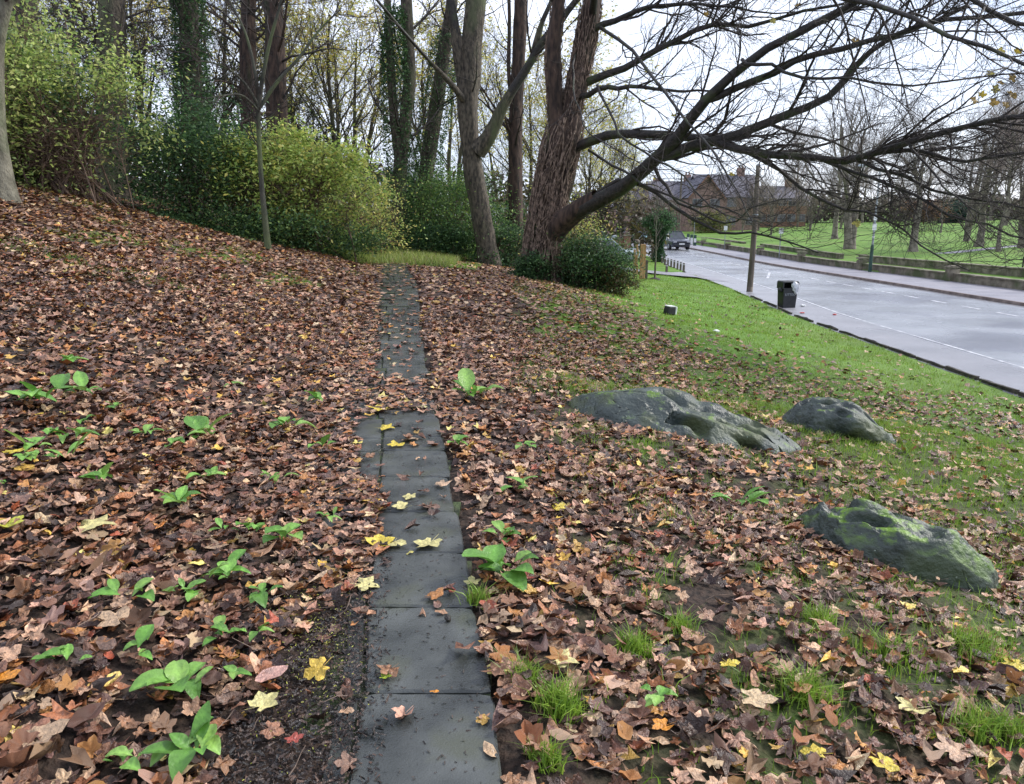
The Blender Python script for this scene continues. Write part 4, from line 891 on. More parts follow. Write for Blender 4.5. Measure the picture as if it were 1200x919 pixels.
def where(loc):
    px = CX + F * loc[0] / (loc[1] * math.cos(PITCH)); refs = [(-20, ' behind the left edge trunk'), (70, ' above the left part of the lime-green shrub'), (160, ' above the right part of the lime-green shrub'), (240, ' beside the ivy column'), (290, ' behind the left one of the conifer pair'), (345, ' just right of the conifer pair'), (385, ' above the yellow-green shrub'), (412, ' left of the gap over the path'), (445, ' over the path end'), (480, ' by the two-stemmed ivy tree'), (540, ' left of the upright tree'), (580, ' right of the upright tree'), (625, ' by the slim reddish trunk'), (665, ' behind the burly trunk'), (712, ' right of the burly trunk'), (770, ' by the brick houses'), (830, ' before the gabled house'), (880, ' before the slate-roofed terrace'), (925, ' left of the twin-trunked tree'), (975, ' behind the twin-trunked tree'), (1020, ' behind the street lamp'), (1055, ' left of the mossy lawn tree'), (1100, ' behind the thin sapling'), (1150, ' behind the vase-shaped tree'), (1205, ' behind the right-edge lawn trees'), (9999, ' beyond the right edge')]
    t = next(r for m, r in refs if px < m + 0 or m == 9999); k = SEEN.get(t, 0); SEEN[t] = k + 1
    return t + ['', ', second one there', ', third one there', ', fourth one there', ', fifth one there', ', sixth one there'][min(k, 5)]
def put_tree(kind, name, label, loc, rz, s=1, group=None, sz=None):
    T = thing(name, label + where(loc) if group and 'lawn' not in group else label, 'tree', loc, rz, group); T.scale = (s, s, sz or s)
    for k, me in kind.items():
        o = ob(k, me, T)
        if k != 'trunk': tag(o, kind='stuff')
    return T
M_bark_park = mat('bark_park', (.12, .10, .08), (.25, .215, .18), 3, .9, .5, 12)
K_park = bare_kind(1, 12, .36, bmat=M_bark_park, counts=(18, 140, 900, 3000))
K_park2 = bare_kind(2, 12, .36, 5, .5, bmat=M_bark_park, counts=(22, 150, 900, 2600), start=.1)
K_round = bare_kind(3, 13, .5, 2, .7, bmat=M_bark_park, counts=(24, 170, 1000, 3200), start=.22)
K_pink = bare_kind(4, 14, .22, 1, .35, bmat=M_bark_park, counts=(20, 140, 900, 3000), tm=mat('twig_pink', (.22, .16, .15), (.36, .27, .255), 4, .9))
K_yel = bare_kind(5, 15, .22, 1, .3, counts=(18, 100, 420, 800), bmat=M_bark, tm=M_twig, leaves=4200, lsz=.13)
K_yel2 = bare_kind(6, 15, .26, 2, .35, counts=(20, 110, 500, 1000), bmat=M_bark, tm=M_twig, leaves=2600, lsz=.13)
K_brown = bare_kind(8, 10, .16, 3, .6, bmat=M_bark_park, counts=(24, 150, 800, 2400), tm=mat('twig_brown', (.16, .125, .10), (.28, .22, .18), 4, .9), leaves=600, lcol=[(.24, .15, .09), (.20, .13, .08)], start=.08)
K_dark = bare_kind(9, 9, .2, 1, .9, counts=(60, 240, 600, 900), bmat=M_bark, tm=M_twig, leaves=9000, lcol=[(.02, .035, .018), (.03, .045, .02)], start=.05)

for i, (k, px, py, s, lab) in enumerate([
    (K_round, 996, 292, 1.0, 'stout twin-trunked bare tree on the park lawn, left of the street lamp'),
    (K_park, 978, 280, .9, 'smaller bare tree behind the twin-trunked one on the lawn'),
    (K_park, 1070, 295, .9, 'bare tree with mossy trunk standing right of the street lamp on the lawn'),
    (K_park2, 1132, 283, 1.05, 'many-stemmed vase-shaped bare tree on the park lawn'),
    (K_park, 1147, 289, .95, 'straight-trunked tree just right of the vase-shaped tree'),
    (K_pink, 1170, 295, .8, 'slender pale-trunked tree second from the right edge of the lawn'),
    (K_park2, 1196, 291, .85, 'forked tree at the right edge of the park lawn'),
    (K_pink, 1102, 273, .55, 'thin sapling far out on the park lawn near the dark bush')]):
    put_tree(k, 'park_tree', lab, gp(px, py), i * 1.3 + .4, s, 'bare trees on the park lawn')
spots = [(930, 150, 1.3, K_pink), (1010, 150, 1.15, K_pink), (1085, 150, 1.2, K_pink), (1160, 150, 1.4, K_pink), (1270, 140, 1.3, K_pink), (1178, 120, 1.35, K_pink), (1215, 118, 1.3, K_pink), (890, 118, .8, K_brown), (1060, 112, .8, K_brown), (950, 112, .8, K_brown), (905, 100, .8, K_brown), (985, 118, .95, K_brown), (1025, 120, .9, K_brown), (935, 128, 1.0, K_brown), (870, 108, .6, K_brown), (775, 108, .6, K_brown)]
for i, (px, Y, s, k) in enumerate(spots):
    p = at(px, 262, Y); p.z = float(H(p.x, p.y))
    put_tree(k, 'woodland_tree', 'hazy bare far tree', p, i * 2.1, s, 'bare trees along the far side of the park')
wood = [(395, 34, .8, K_yel), (420, 45, .9, K_yel2), (402, 56, 1.0, K_yel), (350, 55, 1.0, K_yel), (260, 42, .9, K_yel2), (180, 36, .8, K_yel), (90, 38, .9, K_yel2), (10, 34, .9, K_yel),
        (500, 44, .9, K_yel), (530, 55, 1.0, K_yel2), (620, 50, .9, K_yel2), (660, 42, .85, K_yel), (700, 60, .75, K_yel2), (725, 76, .8, K_yel), (690, 40, .6, K_yel), (745, 95, .8, K_brown), (640, 66, .9, K_yel), (590, 70, 1, K_yel2), (-60, 34, .9, K_yel2), (300, 48, 1.0, K_yel), (50, 52, 1.1, K_yel), (765, 62, .5, K_brown)]
for i, (px, Y, s, k) in enumerate(wood):
    p = at(px, 262, Y); p.z = float(H(p.x, p.y)); yellow = k is K_yel
    put_tree(k, 'woodland_tree', 'slender yellow-leaved woodland tree' if yellow else 'half-bare woodland tree', p, i * 1.7, s, 'trees in the wood behind the shrubs')
for i, (px, Y, s) in enumerate([(365, 33, .55), (150, 30, .7), (20, 30, .7), (255, 33, .75), (420, 60, .6), (330, 36, .7), (560, 44, .5), (480, 40, .5), (90, 33, .7), (640, 46, .5)]):
    p = at(px, 262, Y); p.z = float(H(p.x, p.y)); put_tree(K_dark, 'conifer_tree', 'dark woodland evergreen', p, i * 1.1, s, 'dark evergreens in the wood')
# brushy undergrowth of the wood and the far hedge of the park: too far to count
def mass(name, x0, x1, yf, h, n, cols, size, depth=2, kind='stuff', tl=.9):
    x = rng.uniform(x0, x1, n); y = yf(x) + rng.uniform(-depth, depth, n); hh = h * (.45 + .9 * fbm(x, y, .25, 33)); z = H(x, y) + rng.random(n) ** .8 * hh
    V, Tt, C, U = leaf_cloud(np.stack([x, y, z], -1), rng.uniform(size * .6, size * 1.4, n), pal(cols, n, .35), tl)
    tag(ob(name, mesh_np(name, V, Tt, M_fol, cols=C)), kind=kind)
mass('undergrowth', -34, 2, lambda x: 33 + 0 * x, 3.0, 26000, DARKS + [(.08, .09, .04), (.12, .09, .05)], .14, 2.5)
mass('undergrowth', -50, 12, lambda x: 62 + 0 * x, 5.5, 22000, [(.09, .07, .05), (.05, .06, .03), (.14, .12, .05)], .28, 4)
mass('far_hedge', 22, 150, lambda x: 158 + 0 * x, 5.0, 26000, [(.14, .12, .10), (.11, .12, .08), (.19, .15, .12), (.16, .14, .115)], .5, 4)
shrub('garden_shrub', 'dark green conifer bush on the far edge of the park', (at0(1109, 140)[0], 140), (3.2, 2, 3.6), 4000, [(.02, .06, .05), (.03, .08, .05)], .3, 40, 0)
shrub('garden_shrub', 'rusty brown leaved bush behind the lawn trees', (at0(1082, 105)[0], 105), (2.6, 2, 2.6), 3000, [(.22, .12, .07), (.17, .10, .06)], .2, 40, 10, M_stem, flat=1.4)
shrub('garden_shrub', 'yellow-green bush in front of the brick houses', (at0(830, 112)[0], 112), (2.6, 1.5, 2.6), 3000, [(.22, .22, .05), (.12, .15, .05)], .2, 40, 0)

# ------------------------------------------------------------------ walls of the park
def low_wall(label, xf, ya, yb, h, w, pillars, name='stone_wall'):
    T = thing(name, label, 'wall', (float(xf(ya)), ya, float(z_road(ya))))
    loc = Vector(T.location)
    def course(z0, z1, w_, m, nm, step=1.2):
        ys = np.arange(ya, yb + .01, step); bm = bmesh.new(); prev = None
        for y_ in ys:
            xx = float(xf(y_)); zb = float(H(xx + .6, y_)) if z0 < 0 else 0
            g = float(z_road(y_)); j = random.uniform(-.012, .012)
            r = [bm.verts.new(Vector((xx + sx * w_ / 2, y_, g + zz + (j if zz == z1 else 0))) - loc) for sx, zz in ((-1, z0), (1, z0), (1, z1), (-1, z1))]
            if prev:
                for q in range(4): bm.faces.new((prev[q], prev[(q + 1) % 4], r[(q + 1) % 4], r[q]))
            else: bm.faces.new(r)
            prev = r
        bm.faces.new(prev[::-1]); bm_ob(nm, bm, m, T)
    course(-.1, h - .07, w, M_wall, 'masonry'); course(h - .07 + .001, h, w + .07, M_wall, 'coping', .9)
    for y_ in pillars:
        bm = bmesh.new(); x_ = float(xf(y_)); g = float(z_road(y_)); box(bm, Vector((x_ - .08, y_, g + (h + .16) / 2)) - loc, (.48, .5, h + .2)); box(bm, Vector((x_ - .08, y_, g + h + .31)) - loc, (.58, .6, .1), top=.85)
        bm_ob('pillar', bm, M_wall, T, bevel=.02)
low_wall('low stone wall with square pillars along the far pavement', lambda y: x_wall(y) + .12, 12, 98, .52, .3, [19, 28.4, 37.7, 47.1, 56.5, 65.7, 75.6, 85])
low_wall('second low stone wall set back on the lawn, long right-hand section', lambda y: np.interp(y, [20, 36, 54], [25.3, 24.9, 24.1]) + .0 * y, 18, 53.8, .80, .32, [])
low_wall('second low stone wall set back on the lawn, shorter left-hand section beyond the gap', lambda y: 24.0 + 0 * y, 55.5, 74, .74, .32, [])
low_wall('far end section of the set-back low lawn wall near the dark car', lambda y: 24.0 + 0 * y, 79, 102, .72, .32, [])
strip('lawn_path', lambda y: 33 + (y - 60) * 1.4, lambda y: 34.8 + (y - 60) * 1.4, np.arange(60, 76, 1.), lambda X, Y: H(X, Y) + .012, M_pave, None, nx=2)['kind'] = 'structure'

# ------------------------------------------------------------------ street furniture
def street_lamp():
    b = gp(1019, 321); x, y = 21.15, 21.15 / ray(1019, 321)[0] * ray(1019, 321)[1]; b = Vector((x, y, float(z_road(y)) + .11))
    T = thing('street_lamp', 'slim street lamp with dark green base on the far pavement', 'street lamp', b)
    bm = bmesh.new(); cyl(bm, (0, 0, 0), (0, 0, 1.5), .10, .09, 14); cyl(bm, (0, 0, 1.5), (0, 0, 1.6), .09, .06, 14); bm_ob('base_column', bm, M_green, T)
    bm = bmesh.new(); cyl(bm, (0, 0, 1.6), (0, 0, 5.6), .058, .045, 12); bm_ob('pole', bm, M_steel, T)
    bm = bmesh.new(); P = [(0, 0, 5.6), (-.05, 0, 5.8), (-.3, 0, 5.98), (-.75, 0, 6.05)]
    for p, q in zip(P, P[1:]): cyl(bm, p, q, .035, n=8)
    bm_ob('arm', bm, M_steel, T)
    bm = bmesh.new(); box(bm, (-1.0, 0, 6.06), (.62, .24, .12), top=.7); bm_ob('lamp_head', bm, M_steel, T, bevel=.03)
    bm = bmesh.new(); box(bm, (-1.02, 0, 5.985), (.5, .18, .025)); bm_ob('lens', bm, M_lamp, T)
    for z, w, h in ((2.6, .24, .36), (3.1, .2, .24)):
        bm = bmesh.new(); box(bm, (-.02, -.065, z), (w, .012, h)); bm_ob('sign_plate', bm, M_paint_w, T)
    bm = bmesh.new(); cyl(bm, (0, 0, 2.0), (0, 0, 2.06), .075, n=12); bm_ob('band', bm, M_paint_w, T)
street_lamp()
def wooden_pole():
    b = gp(878, 345); T = thing('wooden_pole', 'tall weathered wooden pole standing on the verge behind the litter bin', 'pole', b)
    h = (345 - 198) / F * b.y * .985
    bm = bmesh.new(); P = resample([(0, 0, -.2), (.03, 0, h * .5), (.01, .02, h)], 9)
    for i in range(8): cyl(bm, P[i], P[i + 1], .14 - .055 * i / 8, .14 - .055 * (i + 1) / 8, 12, cap=(i in (0, 7)))
    bm_ob('pole', bm, M_wood, T, smooth=True)
    bm = bmesh.new(); cyl(bm, (0.03, 0, h * .62), (.03, 0, h * .62 + .05), .125, n=12); bm_ob('metal_band', bm, M_steel, T)
    bm = bmesh.new(); cyl(bm, (0.03, 0, h), (.0, 0, h + .05), .10, .05, n=12); bm_ob('cap', bm, M_steel, T)
wooden_pole()
def sign_post(px, pyb, h, label, plate=True, c=M_steel):
    y_ = 21.4 / ray(px, 300)[0] * ray(px, 300)[1]; b = Vector((21.0 * y_ / (21.4 / ray(px, 300)[0] * ray(px, 300)[1]), y_, float(z_road(y_)) + .11))
    T = thing('sign_post', label, 'sign', b); bm = bmesh.new(); cyl(bm, (0, 0, 0), (0, 0, h), .035, n=8); bm_ob('post', bm, c, T)
    bm = bmesh.new(); cyl(bm, (0, 0, h), (0, 0, h + .02), .04, n=8); bm_ob('cap', bm, M_black, T)
    if plate:
        bm = bmesh.new(); box(bm, (0, -.045, h - .25), (.34, .012, .42)); bm_ob('sign_plate', bm, M_paint_w, T, bevel=.005)
sign_post(919, 304, 2.4, 'grey sign post with small white plate, first one left of the street lamp')
sign_post(853, 294, 2.3, 'grey sign post with white plate on the far pavement left of the wooden pole')
sign_post(816, 287, 2.5, 'grey sign post without a plate just right of the dark car', plate=False)
def utility_pole():
    p = at(796, 262, 104); p.z = float(z_road(104)); T = thing('utility_pole', 'brown telegraph pole behind the dark oncoming car', 'pole', p)
    bm = bmesh.new(); cyl(bm, (0, 0, 0), (0, 0, 8.6), .16, .11, 10); bm_ob('pole', bm, M_wood, T); bm = bmesh.new(); box(bm, (0, 0, 8.1), (1.3, .1, .12)); bm_ob('crossarm', bm, M_wood, T)
utility_pole()
# marker posts by the far wall (green and white)
for i, (px, lab) in enumerate([(806, 'dark green marker post nearest the dark car'), (810, 'white-banded marker post in the middle of the three'), (814, 'dark marker post furthest from the dark car')]):
    y_ = 84 - i * 2.2; x_ = y_ * ray(px, 288)[0] / ray(px, 288)[1]; T = thing('marker_post', lab, 'post', (x_, y_, float(z_road(y_)) + .3), 0, 'marker posts beyond the far wall')
    bm = bmesh.new(); box(bm, (0, 0, .55), (.30, .14, 1.1)); bm_ob('post', bm, M_green, T, bevel=.02)
    bm = bmesh.new(); box(bm, (0, -.075, .55 if i != 1 else .4), (.26, .012, .4 if i != 1 else .7)); bm_ob('panel', bm, M_paint_w, T)
# bollards
bl = [(772, 307), (775.7, 308.6), (779, 310.4), (782.6, 312), (786.4, 313.3), (790, 314.6), (793.8, 316), (797.4, 317.4), (801, 318.8)]
bme = None
ordn = ['furthest', 'second furthest', 'third furthest', 'fourth furthest', 'middle', 'fourth nearest', 'third nearest', 'second nearest', 'nearest']
def bollard_at(px, py, label, h=.62, grp='wooden bollards along the road corner'):
    global bme
    d = ray(px, py); t = (EYE + 1.25) / -d[2] if d[2] < 0 else 60
    p = gp(px, py)
    if bme is None:
        bm = bmesh.new(); box(bm, (0, 0, .22), (.115, .115, .56)); box(bm, (0, 0, .52), (.115, .115, .04), top=.5); me = bpy.data.meshes.new('bollard'); bmesh.ops.recalc_face_normals(bm, faces=bm.faces); bm.to_mesh(me); bm.free(); me.materials.append(M_wood); bme = me
        bm = bmesh.new(); box(bm, (0, 0, .44), (.121, .121, .035)); me = bpy.data.meshes.new('band'); bm.to_mesh(me); bm.free(); me.materials.append(M_paint_w); bollard_at.band = me
    T = thing('bollard', label, 'bollard', p, random.uniform(-.1, .1), grp); ob('post', bme, T); ob('reflector_band', bollard_at.band, T)
for (px, py), o_ in zip(bl, ordn): bollard_at(px, py, 'wooden bollard, ' + o_ + ' of the row of nine by the road')
bollard_at(781, 320.5, 'lone wooden bollard standing in the grass in front of the row', grp='wooden bollards along the road corner')

def litter_bin():
    b = gp(921, 364); x = b.x; T = thing('litter_bin', 'black plastic litter bin with a white bag hanging from its mouth', 'bin', b, .12)
    s = 33 / F * b.length / 1.02; sx = s * .56
    T.location.z = b.z
    bm = bmesh.new(); vs = box(bm, (0, 0, s * .38), (sx * .80, sx * .72, s * .76)); 
    for v in bm.verts:
        if v.co.z > s * .3: v.co.x *= 1.14; v.co.y *= 1.14
    bm_ob('bin_body', bm, M_black, T, bevel=.03)
    bm = bmesh.new(); hw = sx * .5
    for q in (-1, 1): box(bm, (q * (hw - .02), 0, s * .86), (.045, sx * .8, s * .20))
    box(bm, (0, sx * .38, s * .86), (sx * .9, .03, s * .20)); bm_ob('hood_side', bm, M_black, T)
    bm = bmesh.new(); box(bm, (0, 0, s * .98), (sx * 1.02, sx * .86, .05), top=.9); bm_ob('lid', bm, M_black, T, bevel=.015)
    bm = bmesh.new(); box(bm, (0, 0, s * .755), (sx * .98, sx * .84, .035)); bm_ob('rim', bm, M_black, T, bevel=.008)
    # crumpled bag
    bm = bmesh.new(); bmesh.ops.create_icosphere(bm, subdivisions=4, radius=1)
    for v in bm.verts:
        p = v.co.copy(); n_ = 1 + .35 * mnoise.noise(p * 2.5) + .14 * mnoise.noise(p * 7); t = (1 - p.z) / 2
        v.co = Vector((p.x * .15 * n_ * (1.15 - .75 * t) + .14 + .05 * t, p.y * .06 * n_ - sx * .43, p.z * .21 * n_ + s * .77))
    bm_ob('white_bag', bm, M_bag, T, smooth=True)
    bm = bmesh.new(); bmesh.ops.create_icosphere(bm, subdivisions=3, radius=1)
    for v in bm.verts:
        p = v.co.copy(); n_ = 1 + .4 * mnoise.noise(p * 3 + Vector((5, 0, 0))); v.co = Vector((p.x * .08 * n_ - sx * .5, p.y * .12 * n_ - .05, p.z * .09 * n_ + s * .70))
    bm_ob('black_bag', bm, M_black, T, smooth=True)
    cu = bpy.data.curves.new('lettering', 'FONT'); cu.body = 'LITTER'; cu.size = .12; cu.align_x = 'CENTER'; cu.extrude = .002
    tmp = bpy.data.objects.new('t', cu); me = bpy.data.meshes.new_from_object(tmp); me.name = 'lettering'; me.materials.clear(); me.materials.append(M_steel); bpy.data.objects.remove(tmp)
    o = ob('lettering', me, T); o.location = (-.02, -sx * .414, s * .52); o.rotation_euler = (PI / 2 - .06, 0, 0)
litter_bin()
def tub():
    b = gp(784, 369); T = thing('plastic_tub', 'small black and white tub lying on the lawn', 'tub', b, .5)
    s = .25; bm = bmesh.new(); box(bm, (0, 0, s * .45), (s, s * .9, s * .85), top=.9); bm_ob('tub_body', bm, M_black, T, bevel=.03)
    bm = bmesh.new(); box(bm, (s * .53, 0, s * .47), (.05, s * .85, s * .80)); bm_ob('white_lid', bm, M_paint_w, T, bevel=.012)
    bm = bmesh.new(); box(bm, (0, 0, s * .895), (s * .85, s * .78, .02)); bm_ob('top_panel', bm, M_paint_w, T, bevel=.005)
    T.rotation_euler = (0.06, .08, .5)
tub()
def edging():
    names = ['furthest from the camera', 'second furthest', 'just left of the litter bin', 'at the foot of the litter bin', 'just right of the litter bin', 'second right of the litter bin', 'third right of the litter bin', 'fourth right of the litter bin', 'fifth right of the litter bin', 'sixth right of the litter bin', 'second nearest the camera', 'nearest the camera at the right edge']
    ye = [31.0, 28.6, 26.4, 24.3, 22.3, 20.5, 19.0, 17.6, 16.3, 15.1, 13.9, 12.7, 11.4]
    for i in range(12):
        y_ = (ye[i] + ye[i + 1]) / 2; L = (ye[i] - ye[i + 1]) * (.80 if i < 5 else .95); x_ = float(x_verge(y_)) - .02
        bm = bmesh.new(); box(bm, (0, 0, 0), (.05, L, .085)); bmesh.ops.subdivide_edges(bm, edges=bm.edges[:], cuts=4)
        for v in bm.verts: v.co += Vector([mnoise.noise(v.co * 3 + Vector((i * 9, k * 7, 0))) * (.035, 0, .035)[k] for k in range(3)])
        o = bm_ob('timber_edging', bm, M_edge, None); o.location = (x_, y_, -1.285 + random.uniform(-.015, .01)); dx = float(x_verge(ye[i]) - x_verge(ye[i + 1])); o.rotation_euler = (0, 0, -math.atan2(dx, ye[i] - ye[i + 1]) + random.uniform(-.02, .02))
        tag(o, 'dark rotting timber edging piece along the lawn edge, ' + names[i], 'edging', 'timber edging along the lawn')
edging()
def scrap(name, label, px, py, m, sx, sy, sz, onroad=True):
    p = gp(px, py); 
    if onroad: d = ray(px, py); t = (EYE + 1.29) / -d[2]; p = Vector((d[0] * t, d[1] * t, -1.29))
    bm = bmesh.new(); bmesh.ops.create_icosphere(bm, subdivisions=3, radius=1)
    for v in bm.verts: v.co *= 1 + .5 * mnoise.noise(v.co * 2.3 + Vector((px, 0, 0)))
    for v in bm.verts: v.co = Vector((v.co.x * sx, v.co.y * sy, v.co.z * sz))
    o = bm_ob(name, bm, m); o.location = p + Vector((0, 0, sz * .7)); tag(o, label, 'litter')
scrap('paper_scrap', 'white crumpled paper on the tarmac right of the litter bin', 941, 359, M_paint_w, .09, .08, .04)
scrap('plastic_scrap', 'red crumpled wrapper on the tarmac below the white paper', 940, 367, M_red, .08, .05, .02)
scrap('plastic_scrap', 'red and pale wrapper on the tarmac by the white line', 978, 369, M_red, .06, .05, .02)
scrap('paper_scrap', 'small white paper scrap lying on the lawn', 839, 389, M_paint_w, .07, .05, .03, False)
def carved_posts():
    b = gp(748, 327); T = thing('wooden_bench_end', 'reddish wooden posts with a carved upright in the grass by the side road', 'wooden post', b)
    h = 1.75
    bm = bmesh.new(); box(bm, (.18, 0, h * .47), (.26, .16, h * .94)); bm_ob('plank', bm, M_wood_new, T, bevel=.02)
    bm = bmesh.new(); box(bm, (.38, .05, h * .26), (.12, .14, h * .5)); bm_ob('side_post', bm, M_wood, T, bevel=.01)
    bm = bmesh.new(); box(bm, (-.22, 0, h * .40), (.10, .12, h * .8)); bm_ob('thin_post', bm, M_wood_new, T, bevel=.01)
    bm = bmesh.new()
    for i in range(6):
        z = .25 + i * .25; cyl(bm, (-.12 + .05 * math.sin(i * 2), -.05, z), (-.10 + .05 * math.sin(i * 2 + 2), -.05, z + .25), .07, .05, 8)
    bm_ob('carved_upright', bm, M_wood_new, T)
    bm = bmesh.new(); bmesh.ops.create_icosphere(bm, subdivisions=2, radius=.13)
    for v in bm.verts: v.co += Vector((-.12, -.05, h * 1.0))
    bm_ob('knob', bm, M_wood, T, smooth=True)
carved_posts()
def sapling():
    b = gp(767, 328); T = thing('sapling', 'thin sapling with a dark mulch ring in front of the evergreen tree', 'tree', b)
    P = resample([(0, 0, 0), (.02, 0, 1.2), (-.03, 0, 2.6), (.02, 0, 4.0)], 10)[None]; R = np.linspace(.045, .012, 10)[None]
    ob('trunk', mesh_tubes('trunk', [(P, R, 7)], M_bark_pale), T)
    g = grow(P, R, 26, (.4, 1.0), (.4, .8), .1, .1, 6, .5, .35, 1, .008); g2 = grow(*g, 60, (.2, .5), (.4, .8), .1, .1, 4, .6, .3, 1, .006)
    tag(ob('twigs', mesh_tubes('twigs', [(*g, 4), (*g2, 3)], M_twig_grey), T), kind='stuff')
    bm = bmesh.new(); cyl(bm, (0, 0, -.1), (0, 0, .07), .42, .25, 18); cyl(bm, (0, 0, .07), (0, 0, .12), .25, .1, 14); bm_ob('mulch_ring', bm, M_soil, T)
    bm = bmesh.new(); cyl(bm, (.0, -.06, 0), (.0, -.06, .9), .05, .045, 8); bm_ob('stake', bm, M_wood, T)
sapling()
def brick_wall_end():
    p = at(730, 290, 56); p.z = float(H(p.x, p.y)); T = thing('brick_wall', 'short brick garden wall end beside the side road', 'wall', p)
    bm = bmesh.new(); box(bm, (-1.6, 0, .75), (3.4, .3, 1.7)); bm_ob('masonry', bm, M_brick2, T)
    bm = bmesh.new(); box(bm, (.25, -.05, .85), (.5, .5, 1.9)); bm_ob('pillar', bm, M_brick2, T); bm = bmesh.new(); box(bm, (.25, -.05, 1.84), (.62, .62, .1), top=.9); bm_ob('pillar_cap', bm, M_wall, T)
    bm = bmesh.new(); box(bm, (-1.6, 0, 1.64), (3.38, .4, .08)); bm_ob('coping', bm, M_wall, T)
brick_wall_end()
def bench():
    b = gp(1198, 322); b = Vector((27.6, 39, 0)); u = ray(1199, 320); t = 38 / u[1]; b = Vector((u[0] * t + .35, 38, float(H(u[0] * t, 38))))
    T = thing('park_bench', 'black park bench just entering at the right edge of the lawn', 'bench', b, 1.25)
    for s in (-1, 1):
        bm = bmesh.new(); box(bm, (s * .6, -.18, .22), (.05, .05, .45)); box(bm, (s * .6, .2, .45), (.05, .06, .9)); box(bm, (s * .6, 0, .62), (.05, .46, .04)); box(bm, (s * .6, -.2, .52), (.04, .04, .2)); bm_ob('bench_frame', bm, M_black, T)
    for i in range(4): bm = bmesh.new(); box(bm, (0, -.17 + i * .12, .45), (1.15, .09, .03)); bm_ob('seat_slat', bm, M_black, T)
    for i in range(3): bm = bmesh.new(); box(bm, (0, .17, .6 + i * .12), (1.15, .03, .09)); bm_ob('back_slat', bm, M_black, T)
bench()

# ------------------------------------------------------------------ cars
def car(name, label, loc, rz, paint, L=4.4, Wd=1.85, Ht=1.6, suv=True):
    T = thing(name, label, 'car', loc, rz)          # the nose points to -Y
    hw = Wd / 2; bl_ = .95 if suv else .85; hood = .98 if suv else .82; cl = .28
    st = [(-L / 2, .45, .70, .80), (-L / 2 + .12, cl, .85, .93), (-L / 2 + .5, cl, hood - .06, .98), (-L * .22, cl, hood + .03, 1), (0, cl, bl_ + .03, 1), (L * .3, cl, bl_ + .06, 1), (L / 2 - .25, cl, bl_ + .08, .97), (L / 2 - .02, .40, bl_ - .05, .90)]
    bm = bmesh.new(); rings = []
    for (yy, z0, z1, w) in st:
        ww = hw * w; rings.append([bm.verts.new(v) for v in ((-ww * .93, yy, z0), (-ww, yy, z0 + .22), (-ww * .99, yy, z1 - .12), (-ww * .90, yy, z1), (0, yy, z1 + .035), (ww * .90, yy, z1), (ww * .99, yy, z1 - .12), (ww, yy, z0 + .22), (ww * .93, yy, z0))])
    for a_, b_ in zip(rings, rings[1:]):
        for q in range(9): bm.faces.new((a_[q], a_[(q + 1) % 9], b_[(q + 1) % 9], b_[q]))
    bm.faces.new(rings[0]); bm.faces.new(rings[-1][::-1]); o = bm_ob('body', bm, paint, T, smooth=False, bevel=.03)
    # cabin
    y0, y1, y2, y3 = -L * .20, -L * .03, L * .34, L * .46; zb = bl_ + .0; zt = Ht; wb, wt = hw * .92, hw * .70
    bm = bmesh.new(); B = [(-wb, y0, zb), (wb, y0, zb), (wb, y3, zb), (-wb, y3, zb)]; Tt = [(-wt, y1, zt), (wt, y1, zt), (wt, y2, zt), (-wt, y2, zt)]
    bv = [bm.verts.new(v) for v in B]; tv = [bm.verts.new(v) for v in Tt]
    for q in range(4): bm.faces.new((bv[q], bv[(q + 1) % 4], tv[(q + 1) % 4], tv[q]))
    bm.faces.new(tv); bm_ob('windows', bm, M_glass, T)
    bm = bmesh.new(); box(bm, (0, (y1 + y2) / 2, zt + .012), (wt * 2 + .06, y2 - y1 + .1, .05)); bm_ob('roof', bm, paint, T, bevel=.02)
    for p, q in ((B[0], Tt[0]), (B[1], Tt[1]), (B[2], Tt[2]), (B[3], Tt[3])):
        bm = bmesh.new(); cyl(bm, p, q, .045, n=6); bm_ob('pillar', bm, paint, T)
    for s in (-1, 1):
        bm = bmesh.new(); ym = (y1 + y2) / 2; cyl(bm, (s * wb, ym, zb), (s * wt, ym, zt), .03, n=6); bm_ob('pillar', bm, M_black, T)
        bm = bmesh.new(); box(bm, (s * (hw + .08), y0 + .35, zb + .10), (.2, .1, .15)); bm_ob('mirror', bm, paint, T, bevel=.02)
        bm = bmesh.new(); box(bm, (s * hw * .66, -L / 2 + .07, hood - .24), (hw * .34, .16, .11)); bm_ob('headlight', bm, M_lamp, T, bevel=.03)
        bm = bmesh.new(); box(bm, (s * hw * .72, L / 2 - .04, bl_ - .2), (hw * .3, .08, .2)); bm_ob('tail_light', bm, M_red, T)
        for yy in (-L * .31, L * .29):
            bm = bmesh.new(); cyl(bm, (s * (hw - .20), yy, .34), (s * (hw + .015), yy, .34), .34, n=22); w_ = bm_ob('tyre', bm, M_tyre, T, bevel=.02)
            bm = bmesh.new(); cyl(bm, (s * (hw + .01), yy, .34), (s * (hw + .03), yy, .34), .21, .19, n=16); bm_ob('rim', bm, M_steel, w_)
    bm = bmesh.new(); box(bm, (0, -L / 2 + .035, hood - .30), (hw * .8, .1, .16)); bm_ob('grille', bm, M_black, T)
    bm = bmesh.new(); box(bm, (0, -L / 2 - .0, .42), (hw * 1.5, .12, .16)); bm_ob('bumper', bm, M_black, T, bevel=.02)
    bm = bmesh.new(); box(bm, (0, -L / 2 - .03, .56), (.52, .05, .12)); bm_ob('number_plate', bm, M_paint_w, T)
    return T
d = ray(789, 293); 
def road_pt(px, py):
    d = ray(px, py); t = 5
    while EYE + d[2] * t > float(z_road(d[1] * t)) and t < 200: t += .2
    return Vector((d[0] * t, d[1] * t, float(z_road(d[1] * t)) + .005))
p = road_pt(789, 292.5); print('suv', p)
s = (805 - 776.5) / F * p.y / 2.35
